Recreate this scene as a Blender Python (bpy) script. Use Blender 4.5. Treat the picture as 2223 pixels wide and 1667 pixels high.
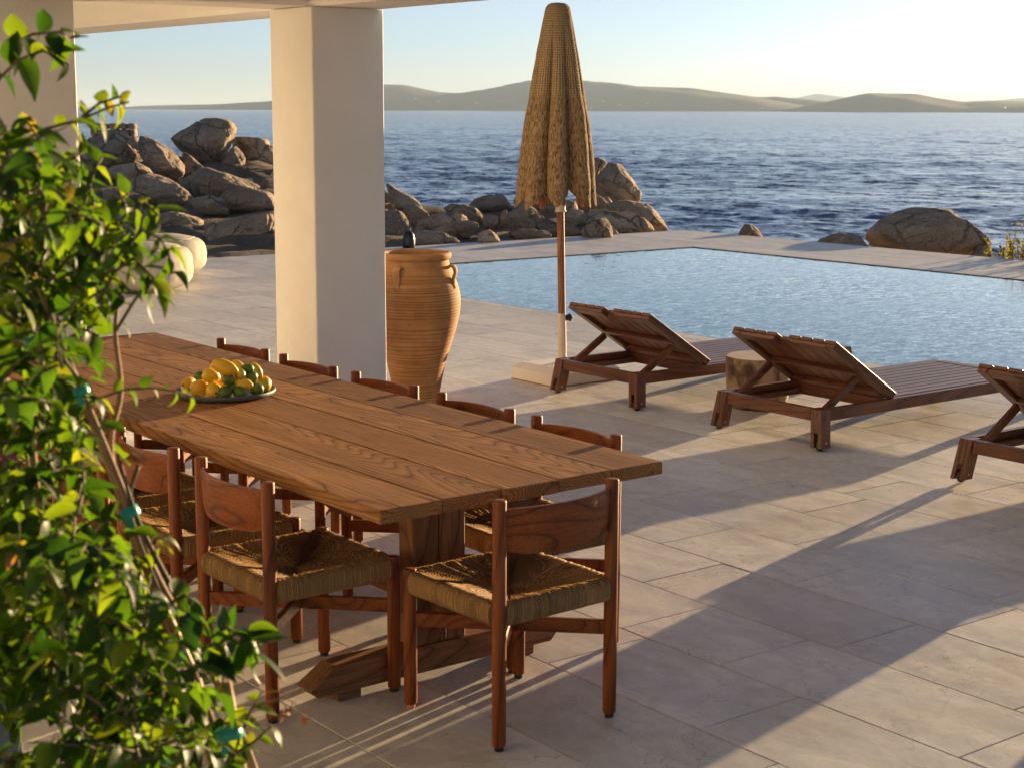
import bpy, bmesh, math, random
import numpy as np
from mathutils import Vector, Matrix, noise as mnoise

random.seed(7)
rng = np.random.default_rng(7)
PI = math.pi
S = bpy.context.scene
for o in list(bpy.data.objects):
    bpy.data.objects.remove(o)
COL = S.collection

# ------------------------------------------------------------------ camera
CAM_H = 1.9
F_PX, PITCH, YAW, ROLL = 3510.5, 0.168924, 0.9162442, 0.00324218
_fw = Vector((math.cos(YAW)*math.cos(PITCH), math.sin(YAW)*math.cos(PITCH), -math.sin(PITCH)))
_rt = Vector((math.sin(YAW), -math.cos(YAW), 0.0))
_up = _rt.cross(_fw)
_r = _rt*math.cos(ROLL) + _up*math.sin(ROLL)
_u = _up*math.cos(ROLL) - _rt*math.sin(ROLL)
cam_d = bpy.data.cameras.new('camera')
cam = bpy.data.objects.new('camera', cam_d)
COL.objects.link(cam)
M = Matrix.Identity(4)
for i in range(3):
    M[i][0], M[i][1], M[i][2] = _r[i], _u[i], -_fw[i]
M.translation = (0, 0, CAM_H)
cam.matrix_world = M
cam_d.sensor_fit = 'HORIZONTAL'
cam_d.sensor_width = 36.0
cam_d.lens = F_PX/2223*36.0
cam_d.clip_start = 0.05
cam_d.clip_end = 120000
cam_d.dof.use_dof = True
cam_d.dof.focus_distance = 8.0
cam_d.dof.aperture_fstop = 9.0
S.camera = cam

def ray(x, y):
    return _r*((x-1111.5)/F_PX) + _u*(-(y-833.5)/F_PX) + _fw
def at(x, y, z=0.0):                     # where a sight line meets a level
    d = ray(x, y); t = (z-CAM_H)/d.z
    return Vector((d.x*t, d.y*t, z))
def px(x, y, D):                         # a point at camera depth D
    return Vector((0, 0, CAM_H)) + ray(x, y)*D
def proj(p):
    q = Vector(p)-Vector((0, 0, CAM_H))
    return (q.dot(_r)/q.dot(_fw)*F_PX+1111.5, -q.dot(_u)/q.dot(_fw)*F_PX+833.5, q.dot(_fw))

# ------------------------------------------------------------------ light
SUN_EL, SUN_AZ = math.radians(5.2), math.radians(14.5)      # azimuth from +X towards +Y
world = bpy.data.worlds.new('World')
S.world = world
world.use_nodes = True
wn = world.node_tree
bg = wn.nodes['Background']
sky = wn.nodes.new('ShaderNodeTexSky')
sky.sky_type = 'NISHITA'
sky.sun_disc = False
sky.sun_elevation = SUN_EL
sky.sun_rotation = PI/2 - SUN_AZ
sky.altitude = 10
sky.air_density = 0.55
sky.dust_density = 0.36
sky.ozone_density = 2.6
hs = wn.nodes.new('ShaderNodeHueSaturation')          # thin sea haze: a slightly paler sky
hs.inputs['Saturation'].default_value = 0.70
wn.links.new(sky.outputs[0], hs.inputs['Color'])
wn.links.new(hs.outputs[0], bg.inputs[0])
bg.inputs[1].default_value = 0.051
sun_d = bpy.data.lights.new('sun', 'SUN')
sun_d.energy = 5.0
sun_d.angle = math.radians(0.5)
sun_d.color = (1.0, 0.70, 0.38)
sun = bpy.data.objects.new('sun', sun_d)
COL.objects.link(sun)
_sd = Vector((math.cos(SUN_EL)*math.cos(SUN_AZ), math.cos(SUN_EL)*math.sin(SUN_AZ), math.sin(SUN_EL)))
sun.rotation_euler = _sd.to_track_quat('Z', 'Y').to_euler()
sun.location = (30, 8, 20)
S.view_settings.view_transform = 'Standard'
S.view_settings.look = 'None'
S.view_settings.gamma = 1.0
S.view_settings.exposure = 1.76
S.view_settings.use_curve_mapping = False
S.cycles.use_denoising = True
S.cycles.max_bounces = 7
S.cycles.diffuse_bounces = 4
S.cycles.glossy_bounces = 3
S.cycles.transmission_bounces = 4
S.cycles.transparent_max_bounces = 8
S.cycles.volume_bounces = 0
S.cycles.sample_clamp_indirect = 6.0
S.cycles.caustics_reflective = False
S.cycles.caustics_refractive = False

# ------------------------------------------------------------------ helpers
class MB:
    """collects shapes, then links them as one mesh object"""
    def __init__(self):
        self.v = []; self.f = []; self.uv = None
    def add(self, vs, fs):
        n = len(self.v)
        self.v.extend([tuple(p) for p in vs])
        self.f.extend([tuple(i+n for i in f) for f in fs])
        return self
    def box(self, c, h, rot=None, ch=0.003):
        """chamfered box: centre, half sizes, 3x3 rotation"""
        c = Vector(c); hx, hy, hz = h
        ch = min(ch, hx*.45, hy*.45, hz*.45)
        vs = []; idx = {}
        for sx in (-1, 1):
            for sy in (-1, 1):
                for sz in (-1, 1):
                    for a in range(3):
                        p = [sx*(hx-ch), sy*(hy-ch), sz*(hz-ch)]
                        p[a] = (sx*hx, sy*hy, sz*hz)[a]
                        idx[(sx, sy, sz, a)] = len(vs)
                        vs.append(Vector(p))
        fs = []
        for a in range(3):
            b, d = (a+1) % 3, (a+2) % 3
            for s in (-1, 1):
                q = []
                for (sb, sd) in ((-1, -1), (1, -1), (1, 1), (-1, 1)):
                    k = [0, 0, 0]; k[a] = s; k[b] = sb; k[d] = sd
                    q.append(idx[(k[0], k[1], k[2], a)])
                fs.append(q if s > 0 else q[::-1])
            for sb in (-1, 1):
                for sd in (-1, 1):
                    k0 = [0, 0, 0]; k0[a] = -1; k0[b] = sb; k0[d] = sd
                    k1 = list(k0); k1[a] = 1
                    q = [idx[(*k0, b)], idx[(*k1, b)], idx[(*k1, d)], idx[(*k0, d)]]
                    fs.append(q if sb*sd < 0 else q[::-1])
        for sx in (-1, 1):
            for sy in (-1, 1):
                for sz in (-1, 1):
                    q = [idx[(sx, sy, sz, 0)], idx[(sx, sy, sz, 1)], idx[(sx, sy, sz, 2)]]
                    fs.append(q if sx*sy*sz > 0 else q[::-1])
        R = rot if rot is not None else Matrix.Identity(3)
        return self.add([c + R @ p for p in vs], fs)
    def bar(self, p0, p1, w, t, up=(0, 0, 1), ch=0.003):
        """bar from p0 to p1, width w (sideways), thickness t (along up)"""
        p0, p1 = Vector(p0), Vector(p1)
        a = (p1-p0); L = a.length; a.normalize()
        s = Vector(up).cross(a); s.normalize()
        n = a.cross(s)
        R = Matrix((a, s, n)).transposed()
        return self.box((p0+p1)/2, (L/2, w/2, t/2), R, ch)
    def rings(self, rs, closed=True, cap0=True, cap1=True):
        n = len(rs[0]); vs = [p for r in rs for p in r]; fs = []
        for i in range(len(rs)-1):
            for j in range(n if closed else n-1):
                k = (j+1) % n
                fs.append((i*n+j, i*n+k, (i+1)*n+k, (i+1)*n+j))
        if cap0: fs.append(tuple(range(n))[::-1])
        if cap1: fs.append(tuple(range((len(rs)-1)*n, len(rs)*n)))
        return self.add(vs, fs)
    def tube(self, pts, rad, seg=8, cap=True):
        pts = [Vector(p) for p in pts]
        if not hasattr(rad, '__len__'): rad = [rad]*len(pts)
        rs = []; prev = None
        for i, p in enumerate(pts):
            d = pts[min(i+1, len(pts)-1)]-pts[max(i-1, 0)]
            d.normalize()
            if prev is None:
                a = d.orthogonal().normalized()
            else:
                a = prev - d*prev.dot(d); a.normalize()
            prev = a; b = d.cross(a)
            rs.append([p + (a*math.cos(2*PI*k/seg)+b*math.sin(2*PI*k/seg))*rad[i] for k in range(seg)])
        return self.rings(rs, True, cap, cap)
    def lathe(self, prof, seg=32, c=(0, 0, 0), cap0=True, cap1=True):
        rs = [[(c[0]+r*math.cos(2*PI*k/seg), c[1]+r*math.sin(2*PI*k/seg), c[2]+z) for k in range(seg)] for r, z in prof]
        return self.rings(rs, True, cap0, cap1)
    def mesh(self, name, mat, smooth=False):
        me = bpy.data.meshes.new(name)
        me.from_pydata(self.v, [], self.f)
        if mat is not None: me.materials.append(mat)
        if smooth: me.polygons.foreach_set('use_smooth', [True]*len(me.polygons))
        me.update()
        return me
    def obj(self, name, mat, parent=None, smooth=False, auto=None):
        me = self.mesh(name, mat, smooth)
        if auto is not None:
            me.polygons.foreach_set('use_smooth', [True]*len(me.polygons))
            me.set_sharp_from_angle(angle=math.radians(auto))
        return link(name, me, parent)

def link(name, data, parent=None):
    o = bpy.data.objects.new(name, data)
    COL.objects.link(o)
    if parent is not None: o.parent = parent
    return o
def tag(o, label=None, cat=None, group=None, kind=None):
    if label: o['label'] = label
    if cat: o['category'] = cat
    if group: o['group'] = group
    if kind: o['kind'] = kind
    return o
def thing(name, loc, label, cat, group=None, rz=0.0):
    o = link(name, None)
    o.location = loc; o.rotation_euler = (0, 0, rz)
    o.empty_display_size = 0.1
    return tag(o, label, cat, group)
KIDS = {}
def copy_tree(o, parent=None):
    c = o.copy(); COL.objects.link(c)
    c.parent = parent
    for ch in [k for k in list(o.children)]:
        copy_tree(ch, c)
    return c

# ------------------------------------------------------------------ materials
def new_mat(name):
    m = bpy.data.materials.new(name); m.use_nodes = True
    nt = m.node_tree
    b = nt.nodes['Principled BSDF']
    return m, nt, b
def nd(nt, t, **kw):
    n = nt.nodes.new(t)
    for k, v in kw.items(): setattr(n, k, v)
    return n
def ramp(nt, fac, stops, interp='LINEAR'):
    r = nd(nt, 'ShaderNodeValToRGB')
    r.color_ramp.interpolation = interp
    e = r.color_ramp.elements
    while len(e) < len(stops): e.new(0.5)
    for i, (p, c) in enumerate(stops):
        e[i].position = p
        e[i].color = (*c, 1) if hasattr(c, '__len__') else (c, c, c, 1)
    nt.links.new(fac, r.inputs[0])
    return r.outputs[0]
def noise(nt, vec, scale, detail=4, rough=.55, dist=0.0):
    n = nd(nt, 'ShaderNodeTexNoise')
    n.inputs['Scale'].default_value = scale
    n.inputs['Detail'].default_value = detail
    n.inputs['Roughness'].default_value = rough
    n.inputs['Distortion'].default_value = dist
    if vec is not None: nt.links.new(vec, n.inputs['Vector'])
    return n
def mapping(nt, vec, scale=(1, 1, 1), loc=(0, 0, 0)):
    m = nd(nt, 'ShaderNodeMapping')
    m.inputs['Scale'].default_value = scale
    m.inputs['Location'].default_value = loc
    nt.links.new(vec, m.inputs['Vector'])
    return m.outputs[0]
def math_(nt, op, a, b=None, c=None):
    m = nd(nt, 'ShaderNodeMath', operation=op)
    for i, v in enumerate((a, b, c)):
        if v is None: continue
        if isinstance(v, (int, float)): m.inputs[i].default_value = v
        else: nt.links.new(v, m.inputs[i])
    return m.outputs[0]
def mix(nt, fac, a, b, mode='MIX'):
    m = nd(nt, 'ShaderNodeMix', data_type='RGBA', blend_type=mode)
    for i, v in ((0, fac), (6, a), (7, b)):
        if isinstance(v, (int, float)): m.inputs[i].default_value = v
        elif isinstance(v, tuple): m.inputs[i].default_value = (*v, 1)
        else: nt.links.new(v, m.inputs[i])
    return m.outputs[2]
def vadd(nt, a, b, op='ADD'):
    m = nd(nt, 'ShaderNodeVectorMath', operation=op)
    for i, v in enumerate((a, b)):
        if isinstance(v, tuple): m.inputs[i].default_value = v
        else: nt.links.new(v, m.inputs[i])
    return m.outputs[0]
def bump(nt, b, height, dist=0.002, strength=1.0):
    n = nd(nt, 'ShaderNodeBump')
    n.inputs['Distance'].default_value = dist
    n.inputs['Strength'].default_value = strength
    nt.links.new(height, n.inputs['Height'])
    nt.links.new(n.outputs[0], b.inputs['Normal'])
    return n
def objvec(nt, rnd=7.0):
    """object coordinates, shifted by a random amount per object"""
    tc = nd(nt, 'ShaderNodeTexCoord')
    if not rnd: return tc.outputs['Object']
    oi = nd(nt, 'ShaderNodeObjectInfo')
    k = math_(nt, 'MULTIPLY', oi.outputs['Random'], rnd)
    c = nd(nt, 'ShaderNodeCombineXYZ')
    for i in range(3): nt.links.new(k, c.inputs[i])
    return vadd(nt, tc.outputs['Object'], c.outputs[0])

WOOD = {}
def wood(kind, axis):
    """plain-sawn timber: contour grain along an axis"""
    if (kind, axis) in WOOD: return WOOD[(kind, axis)]
    dark, mid, light, freq, sc, rough, spec = {
        'chair':   ((.085, .020, .0055), (.195, .049, .009), (.255, .072, .014), 20, 3.0, .45, .25),
        'table':   ((.095, .036, .011), (.275, .125, .041), (.38, .19, .07), 78, 2.6, .6, .16),
        'base':    ((.085, .034, .013), (.18, .076, .028), (.24, .108, .042), 40, 3.2, .55, .3),
        'lounger': ((.055, .018, .008), (.125, .040, .015), (.175, .064, .026), 22, 3.0, .36, .45),
        'pole':    ((.14, .06, .03), (.24, .11, .055), (.32, .16, .085), 20, 5.0, .5, .3),
        'rib':     ((.22, .08, .03), (.34, .13, .055), (.42, .18, .08), 18, 6.0, .5, .3),
    }[kind]
    m, nt, b = new_mat('wood_%s_%s' % (kind, axis))
    st = {'X': (.09, 1, 1), 'Y': (1, .09, 1), 'Z': (1, 1, .09)}[axis]
    v = objvec(nt, 9.0)
    vs = mapping(nt, v, st)
    n1 = noise(nt, vs, sc, 1.6, .45, .15)
    k = math_(nt, 'MULTIPLY', n1.outputs['Fac'], freq)
    k = math_(nt, 'FRACT', k)
    ring = ramp(nt, k, [(0, mid), (.55, light), (.86, mid), (.95, dark), (1.0, mid)])
    vf = mapping(nt, v, tuple(1.0 if a == 1 else .035 for a in st))
    n2 = noise(nt, vf, 190, 2, .6)
    fine = ramp(nt, n2.outputs['Fac'], [(.32, .74), (.62, 1.1)])
    n3 = noise(nt, mapping(nt, v, tuple(1.0 if a == 1 else .3 for a in st)), 4.0, 3, .6)
    tone = ramp(nt, n3.outputs['Fac'], [(.3, .76), (.7, 1.18)])
    oi = nd(nt, 'ShaderNodeObjectInfo')
    tone2 = ramp(nt, oi.outputs['Random'], [(0, .86), (1, 1.12)])
    c = mix(nt, 1.0, ring, fine, 'MULTIPLY')
    c = mix(nt, 1.0, c, tone, 'MULTIPLY')
    c = mix(nt, 1.0, c, tone2, 'MULTIPLY')
    nt.links.new(c, b.inputs['Base Color'])
    r = ramp(nt, n2.outputs['Fac'], [(.3, rough+.12), (.7, rough-.04)])
    nt.links.new(r, b.inputs['Roughness'])
    b.inputs['Specular IOR Level'].default_value = spec
    h = math_(nt, 'ADD', math_(nt, 'MULTIPLY', n2.outputs['Fac'], .5), math_(nt, 'MULTIPLY', k, -.35))
    bump(nt, b, h, .0012, .55)
    WOOD[(kind, axis)] = m
    return m

def simple(name, col, rough=.5, metal=0.0, spec=.5, var=.12, vscale=9.0, bmp=0.0, bscale=60.0):
    m, nt, b = new_mat(name)
    v = objvec(nt, 5.0)
    n = noise(nt, v, vscale, 5, .6)
    t = ramp(nt, n.outputs['Fac'], [(.3, 1-var), (.7, 1+var)])
    c = mix(nt, 1.0, tuple(col), t, 'MULTIPLY')
    nt.links.new(c, b.inputs['Base Color'])
    b.inputs['Roughness'].default_value = rough
    b.inputs['Metallic'].default_value = metal
    b.inputs['Specular IOR Level'].default_value = spec
    if bmp:
        n2 = noise(nt, v, bscale, 4, .6)
        bump(nt, b, n2.outputs['Fac'], bmp, 1.0)
    return m

# ================================================================== SETTING
SEA_Z = -8.0
POOL = (9.53, -6.0, 15.72, 16.36)          # x0, y0, x1, y1
DECK = (-2.6, -5.0, 17.76, 18.70)

# ------------------------------------------------------------------ terrace
def stone_tile_mat():
    m, nt, b = new_mat('limestone_tile')
    at_ = nd(nt, 'ShaderNodeAttribute', attribute_name='rnd')
    geo = nd(nt, 'ShaderNodeNewGeometry')
    k = math_(nt, 'MULTIPLY', at_.outputs['Fac'], 37.0)
    cx = nd(nt, 'ShaderNodeCombineXYZ')
    nt.links.new(k, cx.inputs[0]); nt.links.new(k, cx.inputs[2])
    p = vadd(nt, geo.outputs['Position'], cx.outputs[0])
    n1 = noise(nt, mapping(nt, p, (3.2, 1.3, 1)), 1.6, 6, .62, 1.1)
    c = ramp(nt, n1.outputs['Fac'], [(.28, (.51, .495, .46)), (.46, (.58, .565, .53)), (.56, (.66, .64, .60)), (.75, (.60, .58, .545))])
    n2 = noise(nt, p, 13, 6, .68, .6)
    c = mix(nt, 1.0, c, ramp(nt, n2.outputs['Fac'], [(.3, .88), (.7, 1.08)]), 'MULTIPLY')
    c = mix(nt, 1.0, c, ramp(nt, at_.outputs['Fac'], [(0, (.90, .88, .86)), (.5, (1, 1, 1)), (1, (1.06, 1.05, 1.03))]), 'MULTIPLY')
    # hairline cracks and pits, clustered
    n3 = noise(nt, p, 2.2, 3, .5)
    gate = ramp(nt, n3.outputs['Fac'], [(.54, 0), (.64, 1)])
    n4 = noise(nt, p, 38, 5, .7, 1.5)
    pits = ramp(nt, n4.outputs['Fac'], [(.355, 1), (.40, 0)])
    pits = math_(nt, 'MULTIPLY', pits, gate)
    vor = nd(nt, 'ShaderNodeTexVoronoi', feature='DISTANCE_TO_EDGE')
    vor.inputs['Scale'].default_value = 2.3
    wp = vadd(nt, p, vadd(nt, noise(nt, p, 7, 4, .6).outputs['Color'], (.22, .22, .22), 'MULTIPLY'))
    nt.links.new(wp, vor.inputs['Vector'])
    vein = ramp(nt, vor.outputs['Distance'], [(0, 1), (.006, 0)])
    vein = math_(nt, 'MULTIPLY', vein, ramp(nt, n3.outputs['Fac'], [(.40, 0), (.56, .6)]))
    c = mix(nt, vein, c, (.20, .15, .11))
    c = mix(nt, math_(nt, 'MULTIPLY', pits, .75), c, (.09, .065, .045))
    st = noise(nt, geo.outputs['Position'], .9, 5, .65, .8)
    c = mix(nt, 1.0, c, ramp(nt, st.outputs['Fac'], [(.34, (.84, .80, .75)), (.50, (1, 1, 1))]), 'MULTIPLY')
    nt.links.new(c, b.inputs['Base Color'])
    nt.links.new(ramp(nt, n1.outputs['Fac'], [(.3, .40), (.7, .56)]), b.inputs['Roughness'])
    b.inputs['Specular IOR Level'].default_value = .42
    h = math_(nt, 'ADD', math_(nt, 'MULTIPLY', n2.outputs['Fac'], .5), math_(nt, 'MULTIPLY', pits, -.15))
    h = math_(nt, 'ADD', h, math_(nt, 'MULTIPLY', n1.outputs['Fac'], .8))
    bump(nt, b, h, .0022, .6)
    return m
M_TILE = stone_tile_mat()
M_GROUT = simple('grout', (.16, .12, .085), .9)

terrace = MB()
x0, y0, x1, y1 = DECK
for (a, b_, c_, d_) in ((x0, y0, POOL[0]+.03, y1), (POOL[2]-.03, y0, x1, y1), (POOL[0]+.03, POOL[3]-.03, POOL[2]-.03, y1)):
    terrace.box(((a+c_)/2, (b_+d_)/2, -.36), ((c_-a)/2, (d_-b_)/2, .3555), None, .0)
terrace = tag(terrace.obj('terrace', M_GROUT), kind='structure')

ROW0, ROWW, GAP = 2.4525, .4607, .0032
KNOWN = {0: [3.867], 1: [3.10, 4.62], 2: [3.435, 4.19], 3: [2.805, 3.818, 4.326], 4: [2.941, 3.697, 4.717],
         5: [3.584, 4.344, 5.112], 6: [3.719, 4.745, 5.773], 7: [4.350, 5.115, 5.64], 8: [5.262, 6.032], 9: [4.88, 5.795]}
tiles = []
lens_ = [.51, .76, .76, .92, 1.02, .64]
for k in range(-11, 34):
    xa, xb = ROW0+k*ROWW, ROW0+(k+1)*ROWW
    xa2, xb2 = max(xa, DECK[0]), min(xb, DECK[2])
    if xb2-xa2 < .05: continue
    if xb2 < DECK[2] and DECK[2]-xb2 < .12: xb2 = DECK[2]
    r = random.Random(100+k)
    js = list(KNOWN.get(k, [3.3+r.random()*.7]))
    while js[-1] < DECK[3]: js.append(js[-1]+r.choice(lens_))
    while js[0] > DECK[1]: js.insert(0, js[0]-r.choice(lens_))
    js[0] = DECK[1]; js[-1] = DECK[3]
    if xb2 > POOL[0] and xa2 < POOL[2]:
        js = sorted([j for j in js if abs(j-POOL[3]) > .2]+[POOL[3]])
    for a, b_ in zip(js[:-1], js[1:]):
        ta, tb = xa2, xb2
        if b_ <= POOL[3]+1e-6:
            if ta < POOL[0] < tb: tb = POOL[0]
            elif ta < POOL[2] < tb: ta = POOL[2]
            elif ta >= POOL[0]-1e-6 and tb <= POOL[2]+1e-6: continue
        if tb-ta < .03: continue
        tiles.append((ta, a, tb, b_, r.random()))
def tile_shape(mb, t, c=(0, 0)):
    hx, hy = (t[2]-t[0])/2-GAP/2, (t[3]-t[1])/2-GAP/2
    mx, my = (t[0]+t[2])/2-c[0], (t[1]+t[3])/2-c[1]
    e = .0025; up = (t[4]-.5)*.0016
    vs = []
    for (ox, z) in ((0, -.030), (0, up-e), (e, up)):
        vs += [(mx-hx+ox, my-hy+ox, z), (mx+hx-ox, my-hy+ox, z), (mx+hx-ox, my+hy-ox, z), (mx-hx+ox, my+hy-ox, z)]
    fs = [(8, 9, 10, 11)]
    for l in (0, 4):
        for j in range(4):
            q = (j+1) % 4
            fs.append((l+j, l+q, l+4+q, l+4+j))
    mb.add(vs, fs)
def rnd_attr(me, vals):
    a = me.attributes.new('rnd', 'FLOAT', 'FACE')
    a.data.foreach_set('value', vals)
def seen(t):
    for fx in (0, .5, 1):
        for fy in (0, .5, 1):
            q = proj((t[0]+(t[2]-t[0])*fx, t[1]+(t[3]-t[1])*fy, 0))
            if q[2] > .5 and -30 < q[0] < 2260 and -30 < q[1] < 1720: return q[2]
    return 1e9
tiles.sort(key=seen)
near, rest = tiles[:299], tiles[299:]
for t in near:
    c = ((t[0]+t[2])/2, (t[1]+t[3])/2)
    mb = MB(); tile_shape(mb, t, c)
    me = mb.mesh('tile', M_TILE); rnd_attr(me, [t[4]]*len(me.polygons))
    o = link('tile', me, terrace); o.location = (c[0], c[1], 0)
mb = MB(); vals = []
for t in rest:
    tile_shape(mb, t); vals += [t[4]]*9
me = mb.mesh('tile_field', M_TILE); rnd_attr(me, vals)
tag(link('tile_field', me, terrace), kind='stuff')

# ------------------------------------------------------------------ pool
M_POOLW = simple('pool_plaster', (.10, .20, .24), .6)
mb = MB()
px0, py0, px1, py1 = POOL
w = .03
zb, zt = -1.3, -.012
mb.box(((px0+px1)/2, (py0+py1)/2, zb-.05), ((px1-px0)/2, (py1-py0)/2, .05), None, 0)
pool = tag(mb.obj('pool_basin', M_POOLW), kind='structure')
M_EDGE = simple('pool_gutter', (.02, .022, .025), .5)
mb = MB()
for (a, b_, c_, d_) in ((px0+.001, py0, px0+.065, py1-w), (px1-w, py0, px1-.001, py1-w), (px0+.001, py1-w+.001, px1-.001, py1-.001)):
    mb.box(((a+c_)/2, (b_+d_)/2, (zb-.04)/2), ((c_-a)/2, (d_-b_)/2, (-zb-.04)/2), None, 0)
mb.obj('pool_wall', M_EDGE, pool)
m, nt, b = new_mat('pool_water')
geo = nd(nt, 'ShaderNodeNewGeometry')
v = geo.outputs['Position']
na = noise(nt, mapping(nt, v, (1.0, 1.7, 1)), 7.5, 3, .55, .6)
nb = noise(nt, mapping(nt, v, (1.0, 1.6, 1)), 24, 2, .5, .4)
big = noise(nt, v, .55, 2, .5)
d1 = vadd(nt, vadd(nt, na.outputs['Color'], (.5, .5, .5), 'SUBTRACT'), (.13, .13, 0), 'MULTIPLY')
d2 = vadd(nt, vadd(nt, nb.outputs['Color'], (.5, .5, .5), 'SUBTRACT'), (.12, .12, 0), 'MULTIPLY')
d = vadd(nt, d1, d2)
amp = ramp(nt, big.outputs['Fac'], [(.35, .55), (.65, 1.1)])
d = vadd(nt, d, amp, 'MULTIPLY')
nn = vadd(nt, vadd(nt, d, (0, 0, 1)), (0, 0, 0))
nn2 = nd(nt, 'ShaderNodeVectorMath', operation='NORMALIZE'); nt.links.new(nn, nn2.inputs[0])
nt.links.new(nn2.outputs[0], b.inputs['Normal'])
b.inputs['Base Color'].default_value = (.04, .16, .18, 1)
b.inputs['Roughness'].default_value = .04
b.inputs['IOR'].default_value = 1.333
mb = MB().add([(px0+.06, py0, -.010), (px1-.012, py0, -.010), (px1-.012, py1-.012, -.010), (px0+.06, py1-.012, -.010)], [(0, 1, 2, 3)])
tag(mb.obj('pool_water', m), kind='structure')

# ------------------------------------------------------------------ sea
def sea():
    R0, NR, NA = 24.0, 520, 620
    inv = np.linspace(1/R0, 1/42000.0, NR)
    inv = np.concatenate([np.linspace(1/R0, 1/110.0, 60)[:-1], np.linspace(1/110.0, 1/42000.0, NR)])
    r = 1/inv; n_r = len(r)
    az = np.radians(np.linspace(8, 100, NA))
    Rr, Az = np.meshgrid(r, az, indexing='ij')
    X = Rr*np.cos(Az); Y = Rr*np.sin(Az)
    Z = np.zeros_like(X)
    g = np.random.default_rng(3)
    for i in range(46):
        L = 1.4*(1.062**i)*(.9+.2*g.random())
        th = math.radians(205) + g.normal()*.55
        kx, ky = math.cos(th)*2*PI/L, math.sin(th)*2*PI/L
        A = .022*L**.45
        ph = g.random()*6.28
        fade = np.clip(1.2-Rr/(L*130), 0, 1)
        w_ = np.sin(kx*X+ky*Y+ph)
        Z += A*fade*(w_+.25*np.sin(2*(kx*X+ky*Y+ph)))*.62
    env = .75+.5*np.sin(X*.021+1.0)*np.sin(Y*.017+.4)+.25*np.sin((X+Y)*.063)
    Z = SEA_Z + Z*np.clip(env, .35, 1.5)
    vs = np.stack([X, Y, Z], -1).reshape(-1, 3)
    i = np.arange(n_r-1)[:, None]*NA + np.arange(NA-1)[None, :]
    q = np.stack([i, i+NA, i+NA+1, i+1], -1).reshape(-1, 4)
    me = bpy.data.meshes.new('sea')
    me.vertices.add(len(vs)); me.vertices.foreach_set('co', vs.ravel())
    me.loops.add(q.size); me.loops.foreach_set('vertex_index', q.ravel())
    me.polygons.add(len(q)); me.polygons.foreach_set('loop_start', np.arange(0, q.size, 4))
    me.polygons.foreach_set('loop_total', np.full(len(q), 4))
    me.polygons.foreach_set('use_smooth', np.ones(len(q), bool))
    me.update(); me.validate()
    m, nt, b = new_mat('sea_water')
    geo = nd(nt, 'ShaderNodeNewGeometry')
    v = geo.outputs['Position']
    n1 = noise(nt, mapping(nt, v, (1, .55, 1)), .42, 4, .6, .5)
    n2 = noise(nt, mapping(nt, v, (1, .6, 1)), 1.7, 3, .6, .3)
    d1 = vadd(nt, vadd(nt, n1.outputs['Color'], (.5, .5, .5), 'SUBTRACT'), (1.2, 1.2, 0), 'MULTIPLY')
    d2 = vadd(nt, vadd(nt, n2.outputs['Color'], (.5, .5, .5), 'SUBTRACT'), (1.0, 1.0, 0), 'MULTIPLY')
    gust = noise(nt, mapping(nt, v, (.018, .009, 1)), 1.0, 3, .6)
    d = vadd(nt, vadd(nt, d1, d2), ramp(nt, gust.outputs['Fac'], [(.35, .7), (.65, 1.25)]), 'MULTIPLY')
    nn = vadd(nt, geo.outputs['Normal'], d)
    nn2 = nd(nt, 'ShaderNodeVectorMath', operation='NORMALIZE'); nt.links.new(nn, nn2.inputs[0])
    nt.links.new(nn2.outputs[0], b.inputs['Normal'])
    # whitecaps: sparse foam flecks
    f1 = noise(nt, mapping(nt, v, (.16, .05, 1)), 1.0, 2, .5)
    f2 = noise(nt, mapping(nt, v, (1.2, .5, 1)), 1.0, 4, .7)
    foam = math_(nt, 'MULTIPLY', ramp(nt, f1.outputs['Fac'], [(.70, 0), (.76, 1)]), ramp(nt, f2.outputs['Fac'], [(.48, 0), (.60, 1)]))
    c = mix(nt, foam, (.004, .055, .18), (.55, .55, .55))
    nt.links.new(c, b.inputs['Base Color'])
    nt.links.new(math_(nt, 'ADD', math_(nt, 'MULTIPLY', foam, .5), .16), b.inputs['Roughness'])
    b.inputs['IOR'].default_value = 1.333
    me.materials.append(m)
    return tag(link('sea', me), kind='structure')
sea()

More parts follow.
